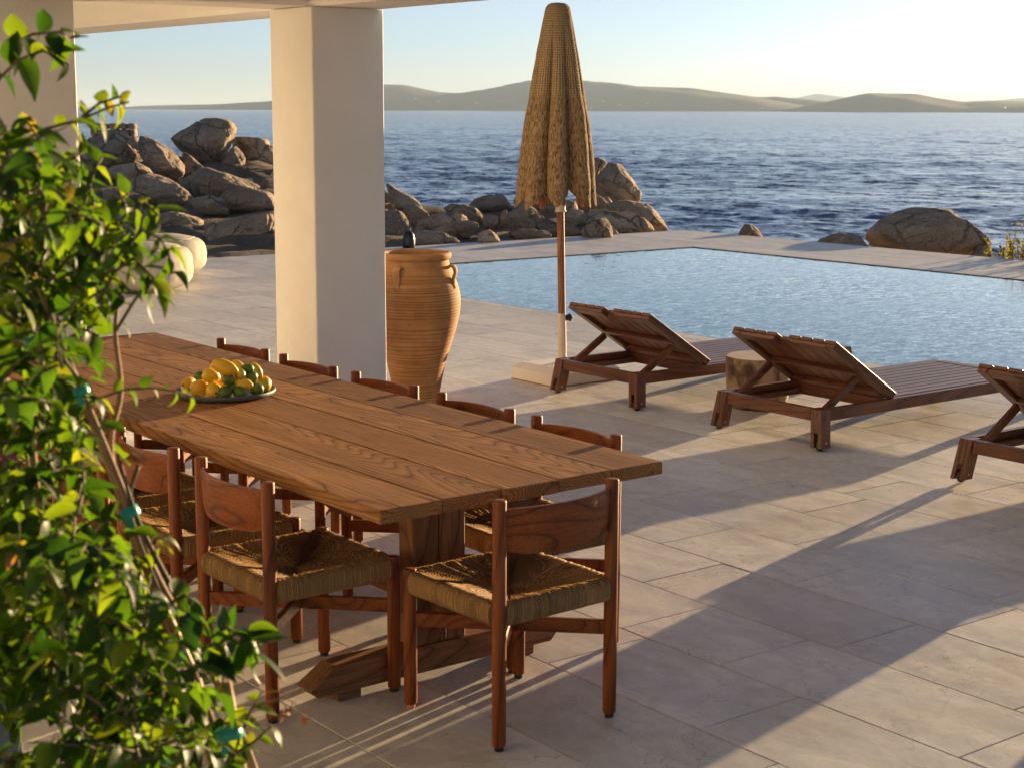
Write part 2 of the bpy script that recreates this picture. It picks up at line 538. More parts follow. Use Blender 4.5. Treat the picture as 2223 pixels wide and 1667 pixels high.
# ------------------------------------------------------------------ islands
M_HILL = None
def hill_mat():
    m, nt, b = new_mat('island_scrub')
    geo = nd(nt, 'ShaderNodeNewGeometry')
    n = noise(nt, geo.outputs['Position'], .006, 8, .66)
    n2 = noise(nt, geo.outputs['Position'], .03, 4, .6)
    c = ramp(nt, n.outputs['Fac'], [(.3, (.024, .027, .026)), (.5, (.040, .041, .037)), (.7, (.072, .070, .06))])
    c = mix(nt, 1.0, c, ramp(nt, n2.outputs['Fac'], [(.3, .7), (.7, 1.25)]), 'MULTIPLY')
    nt.links.new(c, b.inputs['Base Color'])
    b.inputs['Roughness'].default_value = .95
    b.inputs['Specular IOR Level'].default_value = .1
    return m
M_HILL = hill_mat()
def island(name, pts, D, depth, seed):
    """a ridge line seen across the water, given real height and depth"""
    xs = np.array([p[0] for p in pts], float); ys = np.array([p[1] for p in pts], float)
    n = int((xs[-1]-xs[0])/4)+2
    sx = np.linspace(xs[0], xs[-1], n)
    # smooth interpolation
    sy = np.interp(sx, xs, ys)
    ker = np.hanning(13); ker /= ker.sum()
    sy2 = np.convolve(np.pad(sy, 6, mode='edge'), ker, 'valid'); sy2[0], sy2[-1] = sy[0], sy[-1]
    rows = np.linspace(0, 1, 22)
    V = []; g = random.Random(seed)
    for j, t in enumerate(rows):
        Dj = D + depth*t
        prof = math.sin(PI*min(t/1.0, 1))**.8 if 0 < t < 1 else 0
        for i in range(n):
            crest = px(sx[i], sy2[i], D+depth*.5).z
            base = px(sx[i], 235, Dj)
            H = max(crest-SEA_Z, 0.5)
            nz = mnoise.fractal(Vector((base.x*.0022, base.y*.0022, seed)), 1.0, 2.1, 6)
            z = SEA_Z - 3 + (H+3)*prof*(1+(.20*nz*(1-abs(2*t-1)**.5*0) if abs(t-.5) > .03 else .02*nz))
            V.append((base.x, base.y, z))
    F = []
    for j in range(len(rows)-1):
        for i in range(n-1):
            F.append((j*n+i, j*n+i+1, (j+1)*n+i+1, (j+1)*n+i))
    mb = MB(); mb.v = V; mb.f = F
    return tag(mb.obj(name, M_HILL, None, True), kind='structure')
island('hill_range', [(250, 236), (300, 231), (360, 229), (470, 227), (584, 221), (700, 205), (780, 188), (829, 184), (880, 185), (920, 194), (965, 203), (1000, 205), (1050, 199), (1100, 188), (1150, 178),
                (1190, 181), (1265, 183), (1330, 188), (1400, 189), (1500, 191), (1560, 200), (1640, 211), (1700, 222), (1760, 232), (1800, 237)], 5500, 1100, 1)
island('low_hill', [(1540, 236), (1590, 216), (1620, 211), (1680, 212), (1760, 217), (1840, 226), (1960, 236)], 5900, 700, 2)
island('far_hill', [(1690, 236), (1720, 216), (1755, 208), (1775, 206), (1800, 210), (1835, 213), (1880, 222), (1960, 236)], 15000, 1500, 3)
island('headland', [(1700, 238), (1760, 229), (1820, 216), (1860, 207), (1890, 202), (1930, 204), (1985, 204), (2030, 213), (2090, 222), (2150, 219), (2223, 221), (2330, 223), (2500, 226), (2700, 237)], 5000, 900, 4)
island('distant_hill', [(2080, 236), (2160, 219), (2223, 214), (2300, 208), (2420, 214), (2560, 236)], 16000, 1500, 5)

# small white houses dotted on the islands
M_WHITE = simple('limewash_far', (.75, .73, .68), .8, var=.04)
hm = MB().box((0, 0, 2.0), (5, 4, 4.0), None, 0).mesh('house', M_WHITE)
HX = [(652, 222.5, 5850), (905, 216, 5800), (952, 222, 5650), (1035, 226, 5600), (1310, 222, 5700), (1345, 229, 5580), (1405, 226, 5600), (1655, 237.3, 5180), (1283, 236.5, 5520), (2180, 236, 5080)]
# ------------------------------------------------------------------ haze
mb = MB().box((15000, 25000, 68), (33000, 31000, 82), None, 0)
m = bpy.data.materials.new('air_haze'); m.use_nodes = True
nt = m.node_tree; nt.nodes.clear()
out = nt.nodes.new('ShaderNodeOutputMaterial')
pv = nt.nodes.new('ShaderNodeVolumePrincipled')
pv.inputs['Color'].default_value = (.58, .77, 1.0, 1)
pv.inputs['Density'].default_value = 8e-5
pv.inputs['Anisotropy'].default_value = .05
nt.links.new(pv.outputs[0], out.inputs['Volume'])
tag(mb.obj('haze', m), kind='stuff')

# ------------------------------------------------------------------ rocky ground
_GD = [14, 19, 21, 25, 28, 31, 34, 37, 40, 46, 60, 90]
_GL = [-.14, -.13, -.10, -.05, .06, .30, .62, .80, .30, -2, -9, -12]
_GMID = [-.2, -.17, -.15, -.08, .0, .03, -.3, -1.2, -3, -6, -10, -12]
_GR = [-.9, -.9, -.9, -1.1, -2.2, -3.2, -4.5, -6, -7, -9, -11, -12]
def ground_z(x, y):
    u, _, D = proj((x, y, 0))
    if D < 14:
        return -.9 if x > 17.3 else -.14
    a, b_, c_ = (float(np.interp(D, _GD, q)) for q in (_GL, _GMID, _GR))
    k1 = min(1, max(0, (u-600)/240)); k2 = min(1, max(0, (u-1400)/90))
    z = a*(1-k1)+b_*k1
    return z*(1-k2)+c_*k2
def rock_mat(name, cols, sc):
    m, nt, b = new_mat(name)
    v = objvec(nt, 11.0)
    n = noise(nt, v, 1.3*sc, 7, .66, .4)
    c = ramp(nt, n.outputs['Fac'], [(.30, cols[0]), (.48, cols[1]), (.60, cols[2]), (.75, cols[3])])
    n2 = noise(nt, v, 30*sc, 5, .7)
    c = mix(nt, 1.0, c, ramp(nt, n2.outputs['Fac'], [(.3, .62), (.7, 1.3)]), 'MULTIPLY')
    n3 = noise(nt, mapping(nt, v, (1, 1, 2.6)), 4*sc, 5, .6, .5)
    stain = ramp(nt, n3.outputs['Fac'], [(.56, 0), (.70, .75)])
    c = mix(nt, stain, c, (.115, .078, .048))
    lich = ramp(nt, noise(nt, v, 7*sc, 6, .7).outputs['Fac'], [(.64, 0), (.72, .5)])
    c = mix(nt, lich, c, (.36, .33, .27))
    vo = nd(nt, 'ShaderNodeTexVoronoi', feature='DISTANCE_TO_EDGE'); vo.inputs['Scale'].default_value = 1.15*sc
    nt.links.new(vadd(nt, v, vadd(nt, noise(nt, v, 2.2*sc, 5, .65).outputs['Color'], (.55, .55, .55), 'MULTIPLY')), vo.inputs['Vector'])
    ck = ramp(nt, vo.outputs['Distance'], [(0, 1), (.012, .5), (.03, 0)])
    ck = math_(nt, 'MULTIPLY', ck, ramp(nt, n.outputs['Fac'], [(.40, 0), (.52, 1)]))
    c = mix(nt, math_(nt, 'MULTIPLY', ck, .6), c, (.045, .033, .024))
    oi = nd(nt, 'ShaderNodeObjectInfo')
    c = mix(nt, 1.0, c, ramp(nt, oi.outputs['Random'], [(0, (.82, .80, .78)), (1, (1.1, 1.08, 1.05))]), 'MULTIPLY')
    nt.links.new(c, b.inputs['Base Color'])
    b.inputs['Roughness'].default_value = .93
    b.inputs['Specular IOR Level'].default_value = .15
    h = math_(nt, 'ADD', math_(nt, 'MULTIPLY', n2.outputs['Fac'], .45), n3.outputs['Fac'])
    h = math_(nt, 'SUBTRACT', h, math_(nt, 'MULTIPLY', ck, .8))
    bump(nt, b, h, .06/sc, .9)
    return m
RC = [(.25, .20, .15), (.35, .285, .215), (.42, .35, .27), (.48, .41, .325)]
M_ROCK = rock_mat('granite', RC, 1.0)
M_SHORE = rock_mat('shore_rock', [(.13, .105, .08), (.22, .178, .135), (.28, .23, .175), (.34, .28, .22)], .8)
def shore():
    xs = np.concatenate([np.linspace(-14, 17.3, 150), np.linspace(17.75, 46, 60)])
    ys = np.concatenate([np.linspace(-6, 18.3, 30), np.linspace(18.71, 62, 170)])
    V = []
    for y in ys:
        for x in xs:
            z = ground_z(x, y)
            p = Vector((x, y, 0))
            n = mnoise.fractal(p*.35, 1.0, 2.0, 5)
            c = abs(mnoise.noise(p*.9+Vector((3, 1, 7))))
            k = min(1, max(0, (y-18.7)*.5)) if x < 17.4 else 1
            z += k*(.16*n - .10*max(0, .12-c)/.12 + .05*abs(mnoise.fractal(p*1.7, 1.0, 2.0, 3)))
            if x < 17.7 and y < 18.6: z = -.9
            V.append((x, y, z))
    nx = len(xs); F = []
    for j in range(len(ys)-1):
        for i in range(nx-1):
            if xs[i+1] < 17.5 and ys[j+1] < 18.5: continue
            F.append((j*nx+i, j*nx+i+1, (j+1)*nx+i+1, (j+1)*nx+i))
    mb = MB(); mb.v = V; mb.f = F
    return tag(mb.obj('rocky_shore', M_SHORE, None, True), kind='structure')
shore()

# ------------------------------------------------------------------ boulders
_ico = {}
def ico(n):
    if n not in _ico:
        bm = bmesh.new(); bmesh.ops.create_icosphere(bm, subdivisions=n, radius=1)
        _ico[n] = ([v.co.copy() for v in bm.verts], [tuple(v.index for v in f.verts) for f in bm.faces]); bm.free()
    return _ico[n]
def boulder(outline, D, thick, label, group, seed, sub=4, amp=.05, sq=.8, pit=0.0, name='boulder'):
    """a rounded rock with the outline's width and height, standing at depth D, given real thickness"""
    sub = 5; sq = sq*.93; amp = amp*1.25
    ox = sum(p[0] for p in outline)/len(outline); oy = sum(p[1] for p in outline)/len(outline)
    C = px(ox, oy, D)
    mpp = D/F_PX*1.0
    pts = [((p[0]-ox)*mpp, -(p[1]-oy)*mpp) for p in outline]
    def r_out(th):                                  # where the ray leaves the outline
        d = (math.cos(th), math.sin(th)); best = 0
        for (ax, ay), (bx, by) in zip(pts, pts[1:]+pts[:1]):
            ex, ey = bx-ax, by-ay
            den = d[0]*ey-d[1]*ex
            if abs(den) < 1e-9: continue
            t = (ax*ey-ay*ex)/den; s = (ax*d[1]-ay*d[0])/den
            if t > 0 and -1e-6 <= s <= 1+1e-6: best = max(best, t)
        return best
    gr = random.Random(seed*17+3)
    planes = []
    for _ in range(0 if seed == 21 else 13):
        n_ = Vector((gr.uniform(-1, 1), gr.uniform(-1, 1), gr.uniform(-1, 1))).normalized()
        if n_.dot(_fw) > .3: n_ = -n_
        planes.append((n_, gr.uniform(.78, 1.02)))
    N = 120
    ro = np.array([r_out(2*PI*i/N) for i in range(N)])
    ker = np.array([.08, .24, .36, .24, .08])
    ro = sum(ker[i]*np.roll(ro, i-2) for i in range(5))
    size = float(ro.mean())
    depth = thick*size*1.45
    R, U, Fw = _r, _u, _fw
    dirs, fs = ico(sub)
    vs = []
    sup = []
    for n_, k_ in planes:                          # flat fracture faces
        a, b_, c_ = n_.dot(R), n_.dot(U), n_.dot(Fw)
        rr = ro[int((math.atan2(b_, a) % (2*PI))/(2*PI)*N) % N]
        sup.append(k_*math.sqrt((math.hypot(a, b_)*rr)**2+(c_*depth)**2))
    off = Vector((seed*3.7, seed*1.9, seed*5.3))
    for d in dirs:
        a, b_, c_ = d.dot(R), d.dot(U), d.dot(Fw)
        th = math.atan2(b_, a) % (2*PI)
        f = th/(2*PI)*N; i = int(f) % N; fr = f-int(f)
        r = ro[i]*(1-fr)+ro[(i+1) % N]*fr
        cp = math.hypot(a, b_); sp = c_
        cpn = cp**sq if cp > 0 else 0; spn = math.copysign(abs(sp)**sq, sp)
        k = (abs(cpn)**2.3+abs(spn)**2.3)**(-1/2.3)*1.0
        cpn *= k; spn *= k
        q = R*(math.cos(th)*r*cpn)+U*(math.sin(th)*r*cpn)+Fw*(depth*spn)
        t_ = 1.0
        for (n_, _k), s_ in zip(planes, sup):
            t_ = max(t_, q.dot(n_)/s_)
        q = q/(1+(t_-1)*.9)
        p = q/size
        n1 = mnoise.noise(p*1.1+off)
        n2 = mnoise.fractal(p*2.4+off, 1.0, 2.1, 4)
        crk = abs(mnoise.noise(p*1.5+off*2)); crk = max(0, .07-crk)/.07
        n3 = 1-abs(mnoise.fractal(p*5.5+off, 1.0, 2.1, 4))
        crk2 = max(0, .045-abs(mnoise.noise(p*1.25+off*3)))/.045
        disp = amp*(1.7*n1*(1-.5*cp)+.7*n2+.28*n3) - amp*.8*crk - amp*1.3*crk2
        if pit:
            w_ = mnoise.noise(p*2.2+off*1.3); disp -= pit*max(0, w_-.32)
        q = q*(1+disp)
        vs.append(q)
    for ax_, vals_ in ((R, [p_[0] for p_ in pts]), (U, [p_[1] for p_ in pts])):      # keep the rock's full size
        cs = [v_.dot(ax_) for v_ in vs]; lo, hi = min(cs), max(cs); L0, L1 = min(vals_)*1.05, max(vals_)*1.05
        vs = [v_+ax_*(L0+(c_-lo)*(L1-L0)/(hi-lo)-c_) for v_, c_ in zip(vs, cs)]
    mb = MB(); mb.v = [tuple(v) for v in vs]; mb.f = fs
    o = mb.obj(name, M_ROCK, None, True); o.location = C
    return tag(o, label, 'rock', group)
GL, GM, GR = 'boulders left of the white pillar', 'boulders behind the pool deck', 'rocks beyond the right deck edge'
B = boulder
B([(374, 300), (403, 279), (421, 275), (445, 260), (477, 261), (504, 266), (510, 277), (511, 299), (498, 322), (488, 345), (478, 360), (463, 352), (447, 352), (425, 345), (393, 331), (376, 316)], 35, .85,
  'largest overhanging boulder with a beaked outline on top of the left rock pile', GL, 1, 5, .05, .72, .25)
B([(478, 366), (482, 345), (497, 325), (512, 320), (522, 328), (531, 345), (527, 360), (533, 380), (515, 392), (495, 394), (478, 380)], 34.6, .8,
  'pale narrow boulder under the chin of the overhanging rock', GL, 2, 4, .05)
B([(508, 298), (535, 301), (555, 303), (568, 309), (577, 318), (578, 326), (592, 330), (612, 345), (618, 375), (605, 398), (570, 396), (545, 386), (522, 352), (513, 322)], 36, .85,
  'big pitted boulder touching the left side of the white pillar', GL, 3, 5, .055, .75, .25)
B([(398, 330), (440, 343), (480, 362), (482, 392), (440, 394), (410, 380)], 36.5, .9, 'dark recessed boulder in the shadow beneath the overhanging rock', GL, 4, 4, .05)
B([(178, 322), (190, 304), (230, 291), (250, 289), (283, 304), (305, 312), (320, 335), (322, 354), (290, 362), (260, 366), (230, 368), (190, 362), (176, 342)], 33, .9,
  'broad low boulder in front of the ruined stone wall', GL, 5, 5, .045, .75)
B([(296, 308), (310, 300), (325, 299), (345, 308), (370, 324), (392, 335), (398, 347), (398, 378), (385, 392), (355, 392), (335, 382), (322, 352), (308, 328)], 32.4, .85,
  'smooth sloping boulder with a sunlit crest right of the broad low one', GL, 6, 5, .045, .78)
B([(393, 332), (420, 349), (442, 367), (436, 378), (400, 386), (391, 362)], 33.4, .8, 'small wedge boulder tucked behind the smooth sloping one', GL, 7, 4, .04)
B([(224, 378), (260, 363), (300, 356), (325, 370), (334, 384), (310, 394), (280, 398), (238, 398)], 31.4, .9, 'bluish flat slab below the broad low boulder', GL, 8, 4, .04)
B([(286, 390), (305, 381), (345, 377), (365, 384), (390, 402), (410, 420), (424, 442), (420, 460), (395, 464), (365, 452), (328, 430), (298, 412)], 29.6, .8,
  'long humped boulder lying lowest in front of the left pile', GL, 9, 5, .05, .78)
B([(386, 386), (420, 371), (450, 366), (490, 380), (530, 395), (556, 410), (545, 424), (500, 430), (465, 440), (430, 432), (402, 414)], 30.8, .8,
  'wide smooth slab with a hollow sunlit rim beneath the pale narrow boulder', GL, 10, 5, .05, .75, .2)
B([(462, 432), (490, 416), (540, 411), (592, 424), (604, 456), (560, 464), (500, 464), (468, 452)], 28.8, .9, 'flat grey slab at the foot of the pile against the pillar', GL, 11, 4, .04)
B([(418, 432), (440, 426), (466, 436), (496, 458), (470, 468), (436, 466), (416, 456)], 28.2, .8, 'small tilted rock below the wide smooth slab', GL, 12, 4, .05)
B([(436, 510), (480, 492), (540, 476), (604, 464), (616, 530), (540, 552), (470, 556), (430, 540)], 24.5, .8, 'low ledge of bare rock right behind the round poufs', GL, 13, 5, .06, .7)
B([(224, 416), (246, 409), (272, 430), (266, 448), (228, 446)], 29.4, .9, 'small pale rock left of the long humped boulder', GL, 14, 4, .05)
B([(330, 470), (370, 462), (420, 466), (440, 490), (400, 512), (340, 512), (318, 494)], 26.0, .9, 'low dark hump of rock behind the rear pouf', GL, 15, 4, .06)
B([(228, 462), (280, 450), (322, 462), (326, 500), (270, 512), (222, 500)], 26.8, .9, 'dull brown rock glimpsed through the leaves left of the poufs', GL, 16, 4, .06)

B([(840, 401), (864, 416), (896, 432), (912, 446), (917, 460), (900, 470), (872, 468), (856, 456), (849, 436), (846, 420)], 31, .75, 'sharp pointed slab leaning skyward right of the white pillar', GM, 21, 5, .03, .7)
B([(812, 412), (832, 416), (845, 430), (855, 448), (850, 462), (815, 462)], 31.6, .8, 'dark tilted rock half hidden behind the white pillar', GM, 22, 4, .04)
B([(873, 466), (880, 452), (893, 447), (905, 450), (916, 458), (929, 470), (935, 484), (915, 494), (905, 497), (890, 489), (877, 477)], 27, .8, 'rounded boulder with a pale cap below the pointed slab', GM, 23, 5, .05)
B([(812, 456), (855, 461), (873, 466), (882, 481), (896, 500), (886, 526), (862, 548), (812, 552), (800, 500)], 25.2, .75, 'large weathered boulder behind the little black dome stone', GM, 24, 5, .055, .72)
B([(902, 494), (940, 476), (960, 464), (980, 462), (1000, 471), (1016, 482), (985, 496), (960, 508), (940, 515), (915, 503)], 26, .8, 'grey slab with a straight seam above the deck edge', GM, 25, 5, .04, .75)
B([(942, 509), (965, 493), (990, 485), (1012, 480), (1031, 487), (1038, 502), (1030, 516), (1000, 522), (975, 522), (952, 518)], 24.8, .8, 'egg shaped grey boulder just above the deck edge', GM, 26, 5, .035, .8)
B([(966, 463), (985, 448), (1000, 444), (1020, 446), (1041, 455), (1050, 466), (1049, 482), (1035, 490), (1015, 482), (1000, 472), (985, 466)], 28, .8, 'dome shaped boulder behind the egg shaped one', GM, 27, 5, .04)
B([(890, 500), (930, 510), (950, 520), (985, 520), (1004, 532), (940, 545), (900, 548), (888, 522)], 23.8, .7, 'broken ledge of rock behind the rim of the clay jar', GM, 28, 5, .06, .7)
B([(1020, 446), (1036, 429), (1056, 425), (1074, 428), (1096, 437), (1116, 447), (1116, 455), (1096, 461), (1074, 463), (1047, 460), (1025, 454)], 30, .85, 'flat topped boulder highest of the row left of the parasol', GM, 29, 5, .04, .75)
B([(1072, 430), (1085, 423), (1095, 427), (1104, 438), (1102, 446), (1082, 442)], 31.2, .8, 'little sunlit knob of rock poking up behind the flat topped boulder', GM, 30, 4, .04)
B([(1117, 450), (1119, 421), (1128, 416), (1150, 420), (1182, 430), (1194, 448), (1172, 458), (1138, 458)], 29.6, .8, 'blocky dark boulder beneath the left ribs of the parasol', GM, 31, 4, .05)
B([(1100, 463), (1107, 454), (1118, 451), (1139, 449), (1161, 455), (1184, 473), (1194, 487), (1190, 500), (1161, 508), (1112, 506), (1100, 496)], 26, .8, 'big squarish boulder left of the parasol pole', GM, 32, 5, .045, .72)
B([(1048, 471), (1065, 467), (1084, 471), (1085, 486), (1070, 502), (1054, 494)], 27, .8, 'wedge of rock jammed left of the squarish boulder', GM, 33, 4, .04)
B([(1085, 466), (1097, 457), (1104, 474), (1101, 500), (1085, 494)], 27, .8, 'thin upright rock against the squarish boulder', GM, 34, 4, .04)
B([(1038, 526), (1047, 505), (1060, 500), (1073, 510), (1084, 526), (1060, 532)], 23.2, .8, 'pale triangular stone at the deck edge', GM, 35, 4, .05)
B([(1186, 497), (1200, 488), (1230, 487), (1256, 489), (1266, 502), (1258, 518), (1200, 522), (1178, 516)], 25, .8, 'low smooth rock directly behind the parasol pole', GM, 36, 4, .04)
B([(1100, 508), (1140, 498), (1184, 502), (1196, 516), (1150, 526), (1104, 526)], 24, .8, 'low slab at the foot of the squarish boulder', GM, 37, 4, .05)
B([(1255, 362), (1279, 346), (1298, 345), (1311, 351), (1320, 364), (1310, 376), (1290, 392), (1272, 404), (1254, 394)], 33.4, .85, 'upper split half of the tall boulder right of the parasol', GM, 38, 5, .03, .75)
B([(1282, 400), (1300, 382), (1325, 361), (1340, 357), (1348, 363), (1353, 377), (1371, 389), (1385, 400), (1390, 415), (1387, 440), (1358, 448), (1333, 450), (1313, 432), (1292, 424)], 32.6, .85,
  'tallest rounded boulder with a golden edge right of the parasol', GM, 39, 5, .035, .78)
B([(1314, 362), (1320, 354), (1333, 354), (1339, 362), (1330, 370), (1318, 370)], 33, .8, 'small stone wedged in the crack of the tall boulder', GM, 40, 4, .04)
B([(1246, 452), (1265, 430), (1290, 423), (1305, 432), (1322, 450), (1315, 460), (1285, 463), (1256, 466)], 29.5, .8, 'sunlit round boulder below the tall one', GM, 41, 4, .04)
B([(1298, 432), (1318, 427), (1330, 438), (1336, 453), (1312, 458)], 30.4, .8, 'shaded rock between the tall boulder and the long slab', GM, 42, 4, .04)
B([(1288, 458), (1328, 447), (1364, 437), (1380, 436), (1399, 442), (1419, 446), (1433, 455), (1443, 475), (1449, 494), (1450, 512), (1419, 516), (1380, 505), (1340, 490), (1310, 475)], 27.4, .75,
  'long cracked slab at the right end of the boulder row', GM, 43, 5, .04, .74)
B([(1256, 474), (1280, 454), (1298, 459), (1316, 469), (1340, 476), (1364, 471), (1395, 485), (1411, 493), (1419, 512), (1383, 516), (1334, 517), (1312, 502), (1290, 492)], 26, .75,
  'rippled slab with sunlit ridges in front of the cracked one', GM, 44, 5, .055, .75, .1)
B([(1263, 503), (1272, 487), (1286, 477), (1301, 474), (1314, 483), (1320, 496), (1330, 518), (1298, 522), (1266, 520)], 24.2, .8, 'round boulder with a notch right at the deck edge', GM, 45, 5, .05)
B([(1222, 474), (1240, 456), (1262, 460), (1278, 476), (1262, 492), (1232, 492)], 27.2, .8, 'rough pale rock right of the parasol collar', GM, 46, 4, .06)
B([(1180, 440), (1215, 432), (1250, 440), (1256, 470), (1222, 484), (1184, 470)], 28.4, .8, 'shadowed boulder hidden behind the parasol hub', GM, 47, 4, .05)
B([(1318, 500), (1330, 492), (1342, 510), (1336, 520), (1320, 520)], 24.8, .8, 'little dark stone right of the notched boulder', GM, 48, 4, .05)

B([(1880, 526), (1895, 499), (1930, 472), (1960, 456), (1994, 454), (2031, 457), (2078, 476), (2116, 493), (2130, 507), (2134, 532), (2128, 580), (2051, 580), (1967, 575), (1892, 570)], 25.4, .85,
  'huge lone boulder standing beyond the right deck edge', GR, 61, 5, .045, .76, .12)
B([(2112, 556), (2135, 520), (2143, 530), (2152, 556), (2150, 590), (2110, 590)], 24.8, .8, 'dark rock against the right flank of the huge lone boulder', GR, 62, 4, .05)
B([(1758, 524), (1776, 515), (1816, 508), (1856, 516), (1884, 526), (1905, 540), (1890, 575), (1760, 570)], 24.6, .8, 'low flat rock left of the huge lone boulder', GR, 63, 5, .05)
B([(1603, 510), (1618, 489), (1634, 489), (1648, 503), (1657, 518), (1650, 560), (1606, 560)], 25.0, .8, 'single small brown rock peeking over the deck edge', GR, 64, 4, .05)

# ------------------------------------------------------------------ ruined dry stone wall
def ruin():
    D = 42.0
    t = thing('stone_wall', px(244, 300, D), 'ruined dry stone wall among the boulders at far left', 'wall')
    mpp = D/F_PX
    base = px(244, 300, D)
    g = random.Random(5)
    z = -.62; row = 0
    while z < .34:
        h = .12+g.random()*.10
        x = -.58+g.random()*.1
        while x < .56:
            w_ = .12+g.random()*.2
            if not (z+h > .40 and g.random() < .5):
                dirs, fs = ico(2)
                mb = MB(); vs = []
                s = g.random()*50
                for d in dirs:
                    q = Vector((math.copysign(abs(d.x)**.55, d.x)*w_*.5, math.copysign(abs(d.y)**.55, d.y)*.24, math.copysign(abs(d.z)**.55, d.z)*h*.5))
                    q *= 1+.16*mnoise.noise(d*1.6+Vector((s, s, s)))
                    vs.append(tuple(_rt*q.x+Vector((_fw.x, _fw.y, 0))*q.y+Vector((0, 0, q.z))+_rt*(x+w_/2)+Vector((0, 0, z+h/2))))
                mb.add(vs, fs)
                mb.obj('stone', M_ROCK, t, True)
            x += w_+.002
        z += h-.004; row += 1
ruin()

# ------------------------------------------------------------------ porch: pillars, beams, roof, added bounce wall
def plaster_mat():
    m, nt, b = new_mat('white_plaster')
    geo = nd(nt, 'ShaderNodeNewGeometry')
    n = noise(nt, geo.outputs['Position'], 2.2, 5, .6)
    n2 = noise(nt, geo.outputs['Position'], 28, 4, .6)
    c = ramp(nt, n.outputs['Fac'], [(.3, (.75, .73, .695)), (.7, (.82, .80, .765))])
    nt.links.new(c, b.inputs['Base Color'])
    b.inputs['Roughness'].default_value = .85
    b.inputs['Specular IOR Level'].default_value = .2
    h = math_(nt, 'ADD', math_(nt, 'MULTIPLY', n.outputs['Fac'], 4.0), n2.outputs['Fac'])
    bump(nt, b, h, .006, .6)
    return m
M_PLASTER = plaster_mat()
BEAM_Z, BW, BH = 2.463, .487, .42
PX0, PY0 = 4.80, 8.13
def pillar(x, y, z0, z1, wx, wy, label, r=.014):
    t = thing('pillar', (x+wx/2, y+wy/2, z0), label, 'pillar', 'whitewashed porch pillars')
    n = 5; ring = []
    for (sx, sy, a0) in ((1, 1, 0), (-1, 1, 90), (-1, -1, 180), (1, -1, 270)):
        for k in range(n+1):
            a = math.radians(a0+90*k/n)
            ring.append((sx*(wx/2-r)+r*math.cos(a), sy*(wy/2-r)+r*math.sin(a)))
    rs = []
    N = 24
    for i in range(N+1):
        z = (z1-z0)*i/N
        rs.append([(p[0]*(1+.006*mnoise.noise(Vector((z*1.5, x, 0)))), p[1]*(1+.006*mnoise.noise(Vector((z*1.5, x, 5)))), z) for p in ring])
    MB().rings(rs).obj('shaft', M_PLASTER, t, auto=40)
    return t
pillar(PX0, PY0, 0, BEAM_Z-.002, BW, BW, 'white porch pillar in the middle, standing left of the clay jar')
pillar(3.120, 8.665, 0, BEAM_Z+BH, BW+.01, BW, 'white porch pillar at the left edge behind the climbing plant')
t = pillar(.46, 2.62, 0, BEAM_Z-.002, BW, BW, 'blurred white post edge with painted grey shade close to the camera in the bottom left corner', .004)
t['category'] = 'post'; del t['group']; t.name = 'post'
t.children[0].data.materials[0] = simple('shaded_plaster', (.15, .16, .20), .8, var=.2, vscale=12)  # white pillar in deep shade: the shade is put into this dark colour
porch = thing('porch_roof', (PX0, PY0, BEAM_Z), 'white plastered porch roof and beams along the top left', 'roof')
def soft_beam(name, x0, y0, x1, y1, z0, z1, r=.03):
    mb = MB().box(((x0+x1)/2-PX0, (y0+y1)/2-PY0, (z0+z1)/2-BEAM_Z), ((x1-x0)/2, (y1-y0)/2, (z1-z0)/2), None, r)
    return mb.obj(name, M_PLASTER, porch)
soft_beam('beam', PX0, 2.3, PX0+BW, 15.5, BEAM_Z, BEAM_Z+BH)
soft_beam('beam', -2.2, PY0, PX0-.002, PY0+BW, BEAM_Z+.002, BEAM_Z+BH-.002)
soft_beam('ceiling', -2.2, 2.3, PX0+BW+.08, 15.5, BEAM_Z+BH+.002, BEAM_Z+BH+.26)
mb = MB().box((0, 0, 1.43), (.15, 7.0, 1.43), None, .02)  # unseen wall, added to bounce warm sunlight back into the porch
wl = mb.obj('bounce_wall', M_PLASTER); wl.location = (-2.36, 8.4, 0)
tag(wl, 'unseen white wall added behind the camera to bounce light into the porch', 'wall')

